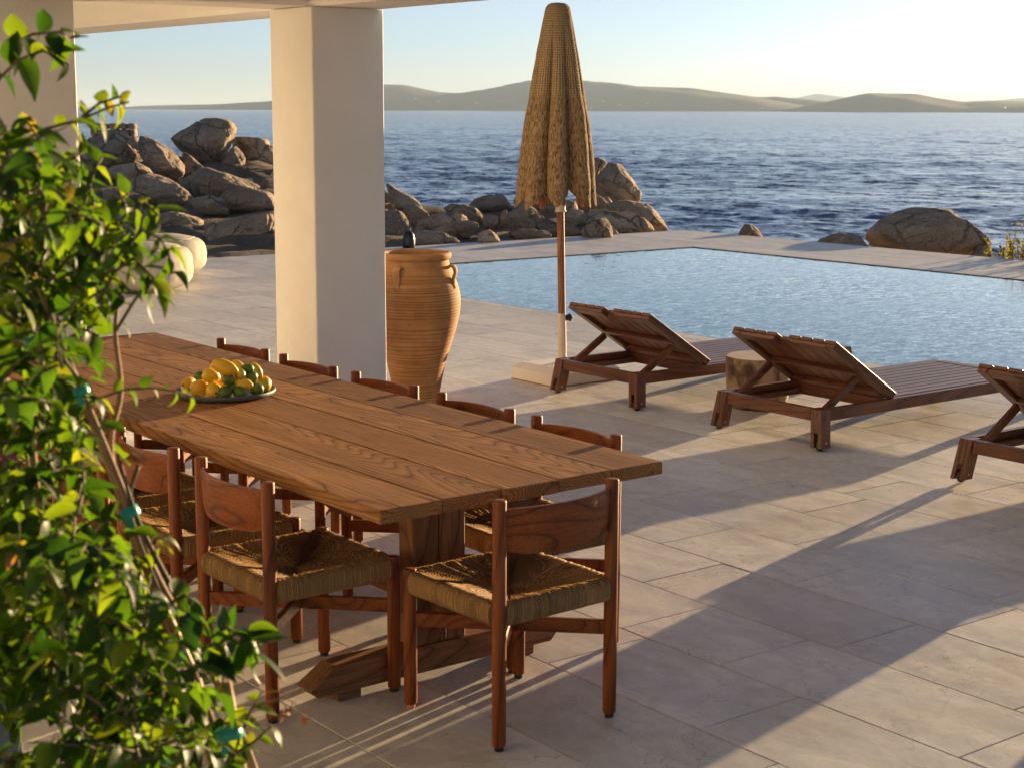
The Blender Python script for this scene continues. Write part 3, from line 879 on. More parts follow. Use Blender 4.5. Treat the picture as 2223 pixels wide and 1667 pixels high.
# ================================================================== DINING TABLE
TX0, TX1, TY0, TY1, TZ, TT = 2.474, 3.592, 3.853, 7.715, .748, .043
TC = Vector(((TX0+TX1)/2, (TY0+TY1)/2, 0))
table = thing('dining_table', TC, 'long reddish wooden dining table of five wide planks on trestle legs', 'table')
pw = (TX1-TX0)/5
for i in range(5):
    x = TX0-TC.x+pw*(i+.5)
    MB().box((x, (.003*math.sin(i*2.3)), TZ-TT/2+(.0006 if i % 2 else 0)), (pw/2-.0016, (TY1-TY0)/2-.002*(i % 2), TT/2), None, .0035).obj('plank', wood('table', 'Y'), table)
for y in (4.348, 7.20):
    yl = y-TC.y
    tr = link('trestle', None, table); tr.location = (3.0-TC.x, yl, 0)
    def prism(mb, prof, hy):
        n = len(prof)
        mb.add([(p[0], -hy, p[1]) for p in prof]+[(p[0], hy, p[1]) for p in prof],
               [tuple(range(n)), tuple(range(2*n-1, n-1, -1))]+[(j, n+j, n+(j+1) % n, (j+1) % n) for j in range(n)])
    mb = MB(); prism(mb, [(-.505, .058), (-.478, .031), (.478, .031), (.505, .058), (.405, .122), (-.405, .122)], .047)
    mb.obj('foot', wood('base', 'X'), tr)
    mb = MB(); prism(mb, [(-.46, TZ-TT-.005), (-.36, TZ-TT-.092), (.36, TZ-TT-.092), (.46, TZ-TT-.005)], .045)
    mb.obj('crossbar', wood('base', 'X'), tr)
    for s in (-1, 1):
        MB().box((s*.36, 0, .0155), (.045, .046, .0155), None, .003).obj('foot_block', wood('base', 'X'), tr)
        MB().box((s*.0545, 0, .371), (.0525, .043, .2485), None, .004).obj('post', wood('base', 'Z'), tr)
    s = -1 if y < 5 else 1
    MB().box((0, s*.07, .272), (.042, .028, .032), None, .004).obj('tenon', wood('base', 'Y'), tr)
    MB().box((-.016, s*.078, .20), (.010, .012, .05), None, .002).obj('wedge', wood('base', 'Z'), tr)
MB().box((3.0-TC.x, (4.348+7.20)/2-TC.y, .272), (.042, 1.38, .032), None, .004).obj('stretcher', wood('base', 'Y'), table)

# ================================================================== CHAIRS
def rope_mat():
    m, nt, b = new_mat('seagrass_rope')
    uv = nd(nt, 'ShaderNodeUVMap')
    v = uv.outputs[0]
    sx = nd(nt, 'ShaderNodeSeparateXYZ'); nt.links.new(v, sx.inputs[0])
    wob = noise(nt, mapping(nt, v, (30, 30, 1)), 1.0, 3, .6)
    k = math_(nt, 'ADD', math_(nt, 'MULTIPLY', sx.outputs[0], 2*PI/.0064), math_(nt, 'MULTIPLY', wob.outputs['Fac'], 1.6))
    st = math_(nt, 'SINE', k)
    tw = noise(nt, mapping(nt, v, (700, 190, 1)), 1.0, 3, .7)
    hgt = math_(nt, 'ADD', math_(nt, 'MULTIPLY', st, .5), math_(nt, 'MULTIPLY', tw.outputs['Fac'], 1.1))
    blot = noise(nt, mapping(nt, v, (14, 14, 1)), 1.0, 4, .6)
    c = ramp(nt, tw.outputs['Fac'], [(.25, (.23, .13, .05)), (.5, (.50, .285, .11)), (.75, (.65, .41, .18))])
    c = mix(nt, 1.0, c, ramp(nt, st, [(0, .62), (.5, 1.0), (1, 1.05)]), 'MULTIPLY')
    c = mix(nt, 1.0, c, ramp(nt, blot.outputs['Fac'], [(.3, .8), (.7, 1.12)]), 'MULTIPLY')
    nt.links.new(c, b.inputs['Base Color'])
    b.inputs['Roughness'].default_value = .78
    b.inputs['Specular IOR Level'].default_value = .25
    bump(nt, b, hgt, .0032, .9)
    return m
M_ROPE = rope_mat()
M_BLACK = simple('black_rubber', (.012, .012, .012), .6)
M_PINK = simple('pink_cap', (.55, .17, .12), .6)
def seat_mesh():
    prof = [(0, .412), (.045, .415), (.10, .424), (.15, .437), (.19, .449), (.212, .456), (.226, .458), (.238, .454), (.246, .443), (.249, .430), (.249, .414), (.246, .398), (.238, .387), (.222, .381), (.19, .386), (.12, .384), (0, .384)]
    n = 128; g = random.Random(4)
    V, F, UV = [], [], []
    s_ = [0]
    for a, b_ in zip(prof[:-1], prof[1:]): s_.append(s_[-1]+math.dist(a, b_))
    for side in range(4):
        base = len(V)
        a = side*PI/2; ca, sa = math.cos(a), math.sin(a)
        jit = [g.uniform(-.0022, .0022) for _ in range(n+1)]
        jit2 = [g.uniform(-.003, .003) for _ in range(n+1)]
        for i, (h, z) in enumerate(prof):
            for j in range(n+1):
                t = -1+2*j/n
                lim = min(h, .204)
                al = t*lim
                ridge = (.0016 if j % 2 else -.0016)*min(1, h/.05)
                hh = h + (ridge+jit2[j]*.6)*(1 if h > .2 else 0)
                zz = z + (ridge+jit[j])*(1 if (.02 < h < .24 and i < 9) else 0)
                x, y = al, -hh
                V.append((x*ca-y*sa, x*sa+y*ca, zz)); UV.append((al+side*.6, s_[i]))
        for i in range(len(prof)-1):
            for j in range(n):
                q = base+i*(n+1)+j
                F.append((q, q+n+1, q+n+2, q+1))
    # chamfer faces that close the four corners
    for side in range(4):
        b0 = side*len(prof)*(n+1); b1 = ((side+1) % 4)*len(prof)*(n+1)
        for i in range(len(prof)-1):
            F.append((b0+i*(n+1)+n, b0+(i+1)*(n+1)+n, b1+(i+1)*(n+1), b1+i*(n+1)))
    me = bpy.data.meshes.new('seat'); me.from_pydata(V, [], F)
    ul = me.uv_layers.new(name='UVMap')
    for p in me.polygons:
        for li in p.loop_indices: ul.data[li].uv = UV[me.loops[li].vertex_index]
    me.polygons.foreach_set('use_smooth', [True]*len(me.polygons))
    me.materials.append(M_ROPE); me.update()
    return me
SEAT = seat_mesh()
def leg_mb(x, y, top, r=.0215):
    return MB().lathe([(r*.86, .014), (r, .018), (r, .30), (r, top-.005), (r*.93, top-.001), (r*.80, top)], 20, (x, y, 0))
def back_mb():
    mb = MB(); n = 22; rows = 7; th = .0095
    G = []
    for s in (1, -1):
        for i in range(n+1):
            u = -1+2*i/n
            for j in range(rows+1):
                w_ = j/rows
                zl = .600+.022*abs(u)**5; zh = .746-.004*abs(u)**4
                z = zl+(zh-zl)*w_
                e = 1-(abs(2*w_-1))**8
                G.append((u*.2165, -.222-.056*(1-u*u)-s*th*(.55+.45*e)+.010*(w_-.5)*-1, z))
    m = (n+1)*(rows+1); F = []
    for i in range(n):
        for j in range(rows):
            a = i*(rows+1)+j
            F.append((a, a+rows+1, a+rows+2, a+1))
            F.append((m+a, m+a+1, m+a+rows+2, m+a+rows+1))
        for j in (0, rows):
            a = i*(rows+1)+j; b_ = a+rows+1
            F.append((a, m+a, m+b_, b_) if j == 0 else (a, b_, m+b_, m+a))
    for i in (0, n):
        for j in range(rows):
            a = i*(rows+1)+j; b_ = a+1
            F.append((a, b_, m+b_, m+a) if i == 0 else (a, m+a, m+b_, b_))
    mb.add(G, F); return mb
def make_chair():
    t = thing('dining_chair', (0, 0, 0), 'x', 'chair', 'rope seat chairs round the table')
    for i, (x, y, top) in enumerate(((-.2235, -.2275, .772), (.2235, -.2275, .772), (-.2235, .2275, .462), (.2235, .2275, .462))):
        l = leg_mb(x, y, top).obj('leg', wood('chair', 'Z'), t, auto=40)
        MB().lathe([(.014, 0), (.015, .003), (.015, .016)], 14, (x, y, 0)).obj('foot_cap', M_BLACK, l)
    o = link('seat', SEAT, t)
    back_mb().obj('backrest', wood('chair', 'X'), t, auto=50)
    MB().bar((-.213, .217, .296), (.213, -.217, .296), .02, .046).obj('stretcher', wood('chair', 'X'), t)
    MB().bar((-.213, -.217, .2955), (.213, .217, .2955), .0196, .0452).obj('stretcher', wood('chair', 'X'), t)
    return t
proto = make_chair()
spots = [((2.990, 3.905), 1.5, 'chair at the near short end of the table, its back to the camera'),
         ((2.572, 4.505), -90, 'nearest chair on the left long side, whole backrest visible before the table edge'),
         ((2.568, 5.135), -91, 'second chair on the left long side, right beside the cane tied with green tape'),
         ((2.575, 5.76), -90, 'third chair on the left long side, mostly hidden behind leaves and other chairs'),
         ((2.570, 6.38), -89, 'fourth chair on the left long side, seat just seen beneath the table edge'),
         ((2.574, 7.00), -90, 'farthest chair on the left long side, lost behind the leaves'),
         ((3.452, 4.418), 90, 'chair on the far long side nearest the camera, at the table corner'),
         ((3.450, 5.030), 90.5, 'second chair from the near corner on the far long side'),
         ((3.452, 5.684), 90, 'middle chair of the far long side, in front of the clay jar'),
         ((3.446, 6.310), 89.4, 'fourth chair on the far long side, in front of the white pillar'),
         ((3.456, 6.945), 90, 'farthest chair on the far long side, left of the white pillar')]
for i, ((x, y), rz, lab) in enumerate(spots):
    c = proto if i == 0 else copy_tree(proto)
    c.location = (x, y, 0); c.rotation_euler = (0, 0, math.radians(rz)); c['label'] = lab
    if i == 0: first = c
caps = [k for l in first.children if l.name.startswith('leg') for k in l.children]
caps[2].data = caps[2].data.copy(); caps[2].data.materials[0] = M_PINK; caps[2]['label'] = 'pink foot cap'

# ================================================================== LOUNGERS
LW = wood('lounger', 'X'); LWY = wood('lounger', 'Y'); LWZ = wood('lounger', 'Z')
M_STEEL = simple('screw_steel', (.55, .53, .5), .35, 1.0)
M_WHEEL = simple('wheel_rubber', (.035, .04, .036), .55)
def make_lounger(back=32.6):
    t = thing('sun_lounger', (0, 0, 0), 'x', 'sun lounger', 'slatted sun loungers in a row by the pool')
    L = 2.05; HW = .41; zt = .236; rz0 = .166
    x0 = .022
    for s in (-1, 1):
        MB().box((x0+.08+(L-.16)/2, s*(HW-.02), (zt+rz0)/2), ((L-.16)/2, .02, (zt-rz0)/2), None, .003).obj('side_rail', LW, t)
        MB().box((.46, s*(HW-.058), .174), (.30, .0165, .018), None, .003).obj('support_rail', LW, t)
    MB().box((x0+.022, 0, (zt+rz0)/2), (.02, HW-.081, (zt-rz0)/2-.0005), None, .003).obj('head_rail', LWY, t)
    MB().box((x0+L-.03, 0, (zt+rz0)/2), (.02, HW-.081, (zt-rz0)/2-.0005), None, .003).obj('foot_rail', LWY, t)
    MB().box((.70, 0, .185), (.022, HW-.045, .03), None, .003).obj('cross_rail', LWY, t)
    # legs: square, splayed, slotted at the head end for a wheel
    for hx in (0, 1):
        for s in (-1, 1):
            top = Vector((x0+.04 if hx == 0 else x0+L-.04-.008, s*(HW-.0395), 0))
            sp = Vector((-.026 if hx == 0 else .026, s*.034, 0))/.236
            def sh(mb):
                mb.v = [(p[0]+sp.x*(zt-p[2]), p[1]+sp.y*(zt-p[2]), p[2]) for p in mb.v]; return mb
            mb = MB()
            if hx == 0:
                mb.box((top.x, top.y, (zt-.001+.104)/2), (.0395, .0145, (zt-.001-.104)/2), None, .001)
                for q in (-1, 1):
                    mb.box((top.x, top.y+q*.0275, (zt+.0195)/2), (.0403, .0130, (zt-.0195)/2), None, .003)
            else:
                mb.box((top.x, top.y, zt/2), (.0405, .0405, zt/2), None, .004)
            lg = sh(mb).obj('leg', LWZ, t)
            if hx == 0:
                wx, wy = top.x+sp.x*(zt-.034), top.y+sp.y*(zt-.034)
                prof = [(.010, -.0115), (.028, -.0115), (.033, -.007), (.034, 0), (.033, .007), (.028, .0115), (.010, .0115)]
                rs = [[(wx+r*math.cos(2*PI*k/24), wy+d, .0345+r*math.sin(2*PI*k/24)) for k in range(24)] for r, d in prof]
                MB().rings(rs).obj('wheel', M_WHEEL, lg, auto=40)
                pr = [[(wx+r*math.cos(2*PI*k/12), wy-.0412*1+d, .05+r*math.sin(2*PI*k/12)) for k in range(12)] for r, d in ((.006, .004), (.006, -.001), (.004, -.0022))]
                MB().rings(pr).obj('screw', M_STEEL, lg)
    # bed slats
    n = 10; w_ = (2*(HW-.043))/n
    for i in range(n):
        y = -(HW-.043)+w_*(i+.5)
        MB().box(((.69+L-.034)/2, y, zt-.008), ((L-.034-.69)/2-.02, w_/2-.0035, .0105), None, .0025).obj('slat', LW, t)
    MB().box((x0+L-.055, 0, zt-.007), (.042, HW-.083, .0115), None, .003).obj('end_board', LWY, t)
    # backrest, hinged at .67
    bk = link('backrest', None, t); bk.location = (.672, 0, zt+.012); bk.rotation_euler = (0, math.radians(back), 0)
    BL = .645; n = 9; w_ = 2*(HW-.006)/n
    for i in range(n):
        y = -(HW-.006)+w_*(i+.5)
        e = -.040 if i == 4 else 0
        MB().box((-(BL+e)/2, y, .0105), ((BL+e)/2, w_/2-.0035, .0105), None, .0025).obj('slat', LW, bk)
    for s in (-1, 1):
        MB().box((-BL/2-.0, s*(HW-.04), -.0125), (BL/2-.002, .030, .0122), None, .003).obj('frame_side', LW, bk)
        MB().box((-BL+.038, s*(HW/2-.006), -.0128), (.034, HW/2-.066, .0120), None, .003).obj('frame_top', LWY, bk)
    for x, h in ((-.30, .02), (-.045, .034)):
        MB().box((x, 0, -.0145), (h, HW-.072, .0140), None, .003).obj('batten', LWY, bk)
    # props from the rails up to the middle of the backrest
    ca, sa = math.cos(math.radians(back)), math.sin(math.radians(back))
    for s in (-1, 1):
        tx, tz = .672-.31*ca+.03*sa*-1, zt+.012+.31*sa-.045
        MB().bar((.125, s*(HW-.075), zt-.030), (tx, s*(HW-.075), tz), .030, .042).obj('prop', LW, t)
    MB().box((.724, -.20, .185), (.0015, .022, .02), None, .0).obj('metal_plate', M_STEEL, t)
    return t
lp = make_lounger()
for i, (y, lab) in enumerate(((7.97, 'left sun lounger with raised back, beside the white parasol foot'),
                              (6.425, 'middle sun lounger with raised back, right of the tree stump table'),
                              (4.662, 'right sun lounger cut by the edge of the photo'),
                              (3.12, 'sun lounger just beyond the right edge of the photo, seen only by its shadow'))):
    c = lp if i == 0 else copy_tree(lp)
    c.location = (6.778, y, 0); c['label'] = lab

# ================================================================== STUMP TABLE
def stump():
    m, nt, b = new_mat('stump_bark')
    v = objvec(nt, 0)
    n = noise(nt, mapping(nt, v, (4.5, 4.5, 2.2)), 1.0, 5, .65, .5)
    c = ramp(nt, n.outputs['Fac'], [(.36, (.06, .036, .02)), (.43, (.16, .10, .055)), (.50, (.36, .25, .14)), (.7, (.46, .34, .205))])
    n2 = noise(nt, mapping(nt, v, (60, 60, 8)), 1.0, 4, .7)
    c = mix(nt, 1.0, c, ramp(nt, n2.outputs['Fac'], [(.3, .8), (.7, 1.12)]), 'MULTIPLY')
    nt.links.new(c, b.inputs['Base Color']); b.inputs['Roughness'].default_value = .7
    bump(nt, b, n2.outputs['Fac'], .004, .7)
    m2, nt, b = new_mat('stump_end_grain')
    v = objvec(nt, 0)
    w = nd(nt, 'ShaderNodeTexWave', wave_type='RINGS', rings_direction='Z')
    w.inputs['Scale'].default_value = 22; w.inputs['Distortion'].default_value = 2.5; w.inputs['Detail'].default_value = 3
    nt.links.new(v, w.inputs['Vector'])
    c = ramp(nt, w.outputs['Fac'], [(0, (.36, .27, .17)), (1, (.47, .37, .25))])
    n = noise(nt, v, 9, 5, .7)
    c = mix(nt, 1.0, c, ramp(nt, n.outputs['Fac'], [(.3, .82), (.7, 1.12)]), 'MULTIPLY')
    nt.links.new(c, b.inputs['Base Color']); b.inputs['Roughness'].default_value = .6
    t = thing('stump_table', (7.53, 7.2, 0), 'pale round tree stump side table between two loungers', 'side table')
    H_ = .335
    def ringr(r, z, k=64):
        return [(r*(1+.025*math.sin(2*a+.6)+.012*math.sin(5*a+1)+.006*math.sin(9*a))*math.cos(a), r*(1+.025*math.sin(2*a+.6)+.012*math.sin(5*a+1))*math.sin(a), z) for a in [2*PI*i/k for i in range(k)]]
    pr = [(.135, .002), (.165, .010), (.188, .035), (.200, .075), (.208, .13), (.212, .20), (.214, .28), (.213, H_-.008), (.2115, H_-.002)]
    MB().rings([ringr(r, z) for r, z in pr], True, True, False).obj('trunk', m, t, True)
    MB().rings([ringr(.2114, H_-.002), ringr(.208, H_)], True, False, True).obj('top', m2, t)
stump()

# ================================================================== CLAY JAR
def jar():
    m, nt, b = new_mat('terracotta')
    v = objvec(nt, 0)
    n = noise(nt, v, 4.5, 6, .62, .4)
    c = ramp(nt, n.outputs['Fac'], [(.3, (.33, .16, .06)), (.5, (.44, .215, .078)), (.7, (.51, .27, .115))])
    n2 = noise(nt, mapping(nt, v, (6, 6, 60)), 1.0, 4, .65)
    c = mix(nt, 1.0, c, ramp(nt, n2.outputs['Fac'], [(.3, .84), (.7, 1.12)]), 'MULTIPLY')
    geo = nd(nt, 'ShaderNodeAttribute', attribute_name='groove')
    c = mix(nt, geo.outputs['Fac'], c, (.13, .05, .02))
    dust = ramp(nt, noise(nt, v, 2.3, 4, .6).outputs['Fac'], [(.55, 0), (.75, .35)])
    c = mix(nt, dust, c, (.58, .40, .25))
    nt.links.new(c, b.inputs['Base Color']); b.inputs['Roughness'].default_value = .8
    b.inputs['Specular IOR Level'].default_value = .25
    bump(nt, b, n2.outputs['Fac'], .003, .6)
    JX, JY = 5.80, 8.575
    t = thing('clay_jar', (JX, JY, 0), 'tall terracotta jar with ribbed grooves and small loop handles beside the pillar', 'jar')
    key = [(0, .140), (.06, .147), (.10, .156), (.184, .170), (.303, .197), (.405, .227), (.516, .264), (.612, .285), (.70, .290), (.78, .273), (.857, .243), (.90, .222), (.925, .210), (.945, .206)]
    kz = [k[0] for k in key]; kr = [k[1] for k in key]
    g = random.Random(3)
    gz = []; z = .07
    while z < .86:
        gz.append(z); z += g.choice([.013, .016, .019, .024])*(.8+.5*g.random())
    gz = [q for q in gz if not (.50 < q < .60 and g.random() < .5)]
    zs = sorted(set([round(i*.004, 4) for i in range(237)]))
    import bisect
    def smooth_r(z):
        a = [z-.03, z-.015, z, z+.015, z+.03]
        return sum(np.interp(q, kz, kr) for q in a)/5
    seg = 72
    rs, gv = [], []
    for z in zs:
        d = min(abs(z-q) for q in gz); k = max(0, 1-d/.0032)
        r = smooth_r(z)-.0035*k
        rs.append([((r+.0012*math.sin(3*a+z*9))*math.cos(a), (r+.0012*math.sin(3*a+z*9))*math.sin(a), z+.002*math.sin(a*2+z*30)) for a in [2*PI*i/seg for i in range(seg)]])
        gv.append(k*.85)
    mb = MB().rings(rs, True, True, False)
    o = mb.obj('body', m, t, True)
    a = o.data.attributes.new('groove', 'FLOAT', 'POINT')
    a.data.foreach_set('value', [gv[i] for i in range(len(zs)) for _ in range(seg)])
    lip = [(.206, .940), (.214, .946), (.224, .952), (.2285, .962), (.229, .974), (.226, .984), (.218, .990), (.206, .991), (.196, .988), (.190, .975), (.190, .93), (.215, .85), (.24, .7), (.2, .4)]
    MB().lathe(lip, 72, (0, 0, 0), False, True).obj('rim', m, t, True)
    va = math.atan2(-JY, -JX)
    for da in (-27, 66, 156, 246):
        a = va+math.radians(da)
        er = Vector((math.cos(a), math.sin(a), 0)); et = Vector((-math.sin(a), math.cos(a), 0))
        mb = MB(); path = [(.222, .898), (.240, .910), (.262, .908), (.274, .892), (.276, .868), (.268, .845), (.262, .822), (.268, .79), (.272, .765)]
        rs = []
        pts = [er*r+Vector((0, 0, z)) for r, z in path]
        for i, p in enumerate(pts):
            d = (pts[min(i+1, len(pts)-1)]-pts[max(i-1, 0)]).normalized()
            nrm = d.cross(et).normalized()
            w1, w2 = (.030-.0009*i, .0105)
            if i > 6: w2 = .006; w1 = .020
            rs.append([p+et*(w1*math.cos(2*PI*k/12))+nrm*(w2*math.sin(2*PI*k/12)) for k in range(12)])
        mb.rings(rs).obj('handle', m, t, True)
jar()

# ================================================================== PARASOL
def parasol():
    bx, by = 7.20, 8.79
    t = thing('parasol', (bx, by, 0), 'closed crocheted beige parasol on a wooden pole with a white foot', 'parasol')
    M_FOOT = simple('white_painted_steel', (.74, .71, .66), .5, var=.05)
    # foot: chamfered slab
    mb = MB(); hx, hy, z1, z2 = .295, .245, .085, .122
    r0 = [(-hx, -hy, .004), (hx, -hy, .004), (hx, hy, .004), (-hx, hy, .004)]
    r1 = [(p[0], p[1], z1) for p in r0]
    r2 = [(p[0]*.80, p[1]*.78, z2) for p in r0]
    mb.rings([r0, r1, r2])
    f = mb.obj('foot', M_FOOT, t); f.location = (.015, -.01, 0)
    M_RUST = simple('rusty_edge', (.30, .16, .075), .8, var=.5, vscale=30)
    mb = MB().box((.015, -.01, .004), (hx+.0015, hy+.0015, .0038), None, .0)
    mb.obj('foot_edge', M_RUST, t)
    hp = [Vector((-.20, -.13, .122)), Vector((-.20, -.13, .150)), Vector((-.13, -.13, .150)), Vector((-.13, -.13, .122))]
    MB().tube(hp, .006, 8).obj('handle', M_FOOT, t, True)
    lean = Vector((-.021*_rt.x, -.021*_rt.y, 1)).normalized()
    P = lambda z: Vector((0, 0, 0))+lean*z
    M_TUBE = simple('cream_tube', (.62, .57, .47), .4, var=.05)
    MB().tube([P(.12), P(.47)], .0295, 24).obj('sleeve', M_TUBE, t, auto=40)
    k = P(.44)+Vector((_rt.x, _rt.y, 0))*.052
    st = [[Vector(k)+Vector((_rt.x, _rt.y, 0))*0 + Vector((0, 0, 1))*(r*(1+.16*math.cos(5*a))*math.sin(a))+Vector((_rt.x*.6-_fw.x*.8, _rt.y*.6-_fw.y*.8, 0))*d+Vector((_rt.x*.8+_fw.x*.6, _rt.y*.8+_fw.y*.6, 0))*(r*(1+.16*math.cos(5*a))*math.cos(a)) for a in [2*PI*i/30 for i in range(30)]] for r, d in ((.012, -.03), (.024, -.008), (.026, .004), (.02, .012))]
    MB().rings(st).obj('knob', M_BLACK, t)
    MB().tube([P(.455), P(1.0), P(1.40), P(2.50)], .0265, 24).obj('pole', wood('pole', 'Z'), t, auto=40)
    MB().tube([P(1.185), P(1.192), P(1.193), P(1.31), P(1.33)], [.041, .041, .036, .036, .03], 24).obj('collar', M_TUBE, t, auto=40)
    # ribs poking out below the canopy, with lugs on the collar
    N = 8
    a0 = math.radians(12)
    tips = [1.235, 1.215, 1.228, 1.22, 1.212, 1.24, 1.225, 1.232]
    for i in range(N):
        a = a0+2*PI*i/N
        e = Vector((math.cos(a), math.sin(a), 0)); s = Vector((-math.sin(a), math.cos(a), 0))
        rb = MB().bar(P(2.45)+e*.045, P(tips[i])+e*(.205), .022, .034, up=tuple(e)).obj('rib', wood('rib', 'Z'), t)
        MB().bar(P(1.29)+e*.036, P(1.70)+e*.115, .016, .026, up=tuple(e)).obj('strut', wood('rib', 'Z'), rb)
    # canopy
    m, nt, b = new_mat('crochet')
    uv = nd(nt, 'ShaderNodeUVMap'); v = uv.outputs[0]
    sx = nd(nt, 'ShaderNodeSeparateXYZ'); nt.links.new(v, sx.inputs[0])
    U, Vv = sx.outputs[0], sx.outputs[1]
    wn_ = noise(nt, mapping(nt, v, (60, 60, 1)), 1.0, 3, .6)
    wv = math_(nt, 'MULTIPLY', wn_.outputs['Fac'], 2.4)
    gu = math_(nt, 'SINE', math_(nt, 'ADD', math_(nt, 'MULTIPLY', U, 2*PI/.027), wv))
    gv = math_(nt, 'SINE', math_(nt, 'ADD', math_(nt, 'MULTIPLY', Vv, 2*PI/.023), wv))
    knit = math_(nt, 'MULTIPLY', math_(nt, 'ADD', math_(nt, 'ABSOLUTE', gu), math_(nt, 'ABSOLUTE', gv)), .5)
    wv2 = math_(nt, 'MULTIPLY', noise(nt, mapping(nt, v, (22, 22, 1)), 1.0, 3, .6).outputs['Fac'], 8.0)
    st_ = math_(nt, 'SINE', math_(nt, 'ADD', math_(nt, 'MULTIPLY', U, 2*PI/.017), wv2))
    row = math_(nt, 'SINE', math_(nt, 'ADD', math_(nt, 'MULTIPLY', Vv, 2*PI/.105), wv))
    row = ramp(nt, row, [(.0, 0), (.96, 0), (1, .12)])
    strn = noise(nt, mapping(nt, v, (230, 26, 1)), 1.0, 3, .55, .8)
    strand = math_(nt, 'ADD', math_(nt, 'ADD', math_(nt, 'MULTIPLY', math_(nt, 'ABSOLUTE', st_), .18), math_(nt, 'MULTIPLY', math_(nt, 'SUBTRACT', strn.outputs['Fac'], .28), 1.7)), row)
    low = ramp(nt, Vv, [(.60, 0), (.64, 1)])
    ft = nd(nt, 'ShaderNodeMix', data_type='FLOAT')
    nt.links.new(low, ft.inputs[0]); nt.links.new(knit, ft.inputs[2]); nt.links.new(strand, ft.inputs[3])
    h = math_(nt, 'ADD', ft.outputs[0], math_(nt, 'MULTIPLY', noise(nt, mapping(nt, v, (400, 400, 1)), 1.0, 2, .6).outputs['Fac'], .35))
    c = ramp(nt, h, [(.28, (.035, .021, .010)), (.58, (.25, .170, .088)), (1.0, (.42, .305, .17))])
    nt.links.new(c, b.inputs['Base Color']); b.inputs['Roughness'].default_value = .9
    b.inputs['Specular IOR Level'].default_value = .1
    bump(nt, b, h, .012, 1.0)
    NA, NZ = 432, 250
    zk = [2.612, 2.608, 2.597, 2.575, 2.53, 2.47, 2.27, 2.0, 1.73, 1.46, 1.20]
    rk = [.002, .045, .068, .084, .093, .105, .142, .184, .222, .249, .262]
    zt = 2.612
    g = random.Random(8)
    ph = [g.uniform(-.25, .25) for _ in range(N)]
    am = [g.uniform(.75, 1.25) for _ in range(N)]
    V = np.zeros((NZ+1, NA, 3)); UVs = np.zeros((NZ+1, NA, 2))
    an = np.arange(NA)*2*PI/NA
    cell = (an-a0)/(2*PI/N)
    ci = np.floor(cell+.5).astype(int) % N
    fr = (cell+.5) % 1-.5                      # -.5 .. .5, 0 at a rib
    tipz = np.array(tips)[ci]
    hem = tipz-.012+(.46*np.abs(fr)**1.15)*np.array(am)[ci]
    for k in range(NZ+1):
        f_ = k/NZ
        z = zt-(zt-hem)*f_
        f0 = (zt-z)/(zt-1.2)
        R = np.interp(-z, [-q for q in zk], rk)
        dep = np.clip((f0-.07)/.6, 0, 1)**.8
        fold = np.cos(2*PI*fr)                 # 1 on a rib, -1 between ribs
        sub_ = np.cos(4*PI*fr+np.array(ph)[ci]*6)
        val = np.abs(np.abs(fr)*2)**2.2            # sharp valley between ribs
        R2 = R*(1+dep*(.05-.60*np.array(am)[ci]*val*(.75+.25*np.clip(f0*1.6, 0, 1))+.06*sub_*np.clip(f0-.3, 0, 1)))
        tw_ = dep*(.12*np.sin(2*PI*fr)*np.array(am)[ci]+.75*np.array(ph)[ci]*(1-4*fr**2))
        A = an+tw_*.9
        kn = .0022*np.abs(np.sin(an*R*PI/.0195))*np.abs(np.sin(z*PI/.0165))
        kn = np.where(f0 < .62, kn, .003*rng.random(NA))
        nzv = np.array([mnoise.noise(Vector((math.cos(a)*2.2, math.sin(a)*2.2, k*.05))) for a in an[::4]])
        nzv = np.repeat(nzv, 4)
        R2 = R2+kn+.008*dep*nzv
        V[k, :, 0] = np.cos(A)*R2+lean.x*z-_rt.x*.032*f0; V[k, :, 1] = np.sin(A)*R2+lean.y*z-_rt.y*.032*f0; V[k, :, 2] = z
        UVs[k, :, 0] = an*.17; UVs[k, :, 1] = zt-z
    mb = MB(); mb.v = [tuple(p) for p in V.reshape(-1, 3)]
    mb.f = [(i*NA+(j+1) % NA, i*NA+j, (i+1)*NA+j, (i+1)*NA+(j+1) % NA) for i in range(NZ) for j in range(NA)]
    cap = len(mb.f); mb.f.append(tuple(range(NA)))
    o = mb.obj('canopy', m, t, True)
    ul = o.data.uv_layers.new(name='UVMap')
    uvf = UVs.reshape(-1, 2)
    li = np.zeros(len(o.data.loops), int); o.data.loops.foreach_get('vertex_index', li)
    ul.data.foreach_set('uv', uvf[li].ravel())
    c0 = P(1.31)+Vector((_rt.x, _rt.y, 0))*-.10-Vector((_fw.x, _fw.y, 0))*.16
    MB().tube([c0+Vector((_rt.x, _rt.y, 0))*.016*math.cos(a)+Vector((0, 0, .018*math.sin(a))) for a in [2*PI*i/16 for i in range(17)]], .0022, 6).obj('tie_ring', M_STEEL, t, True)
parasol()

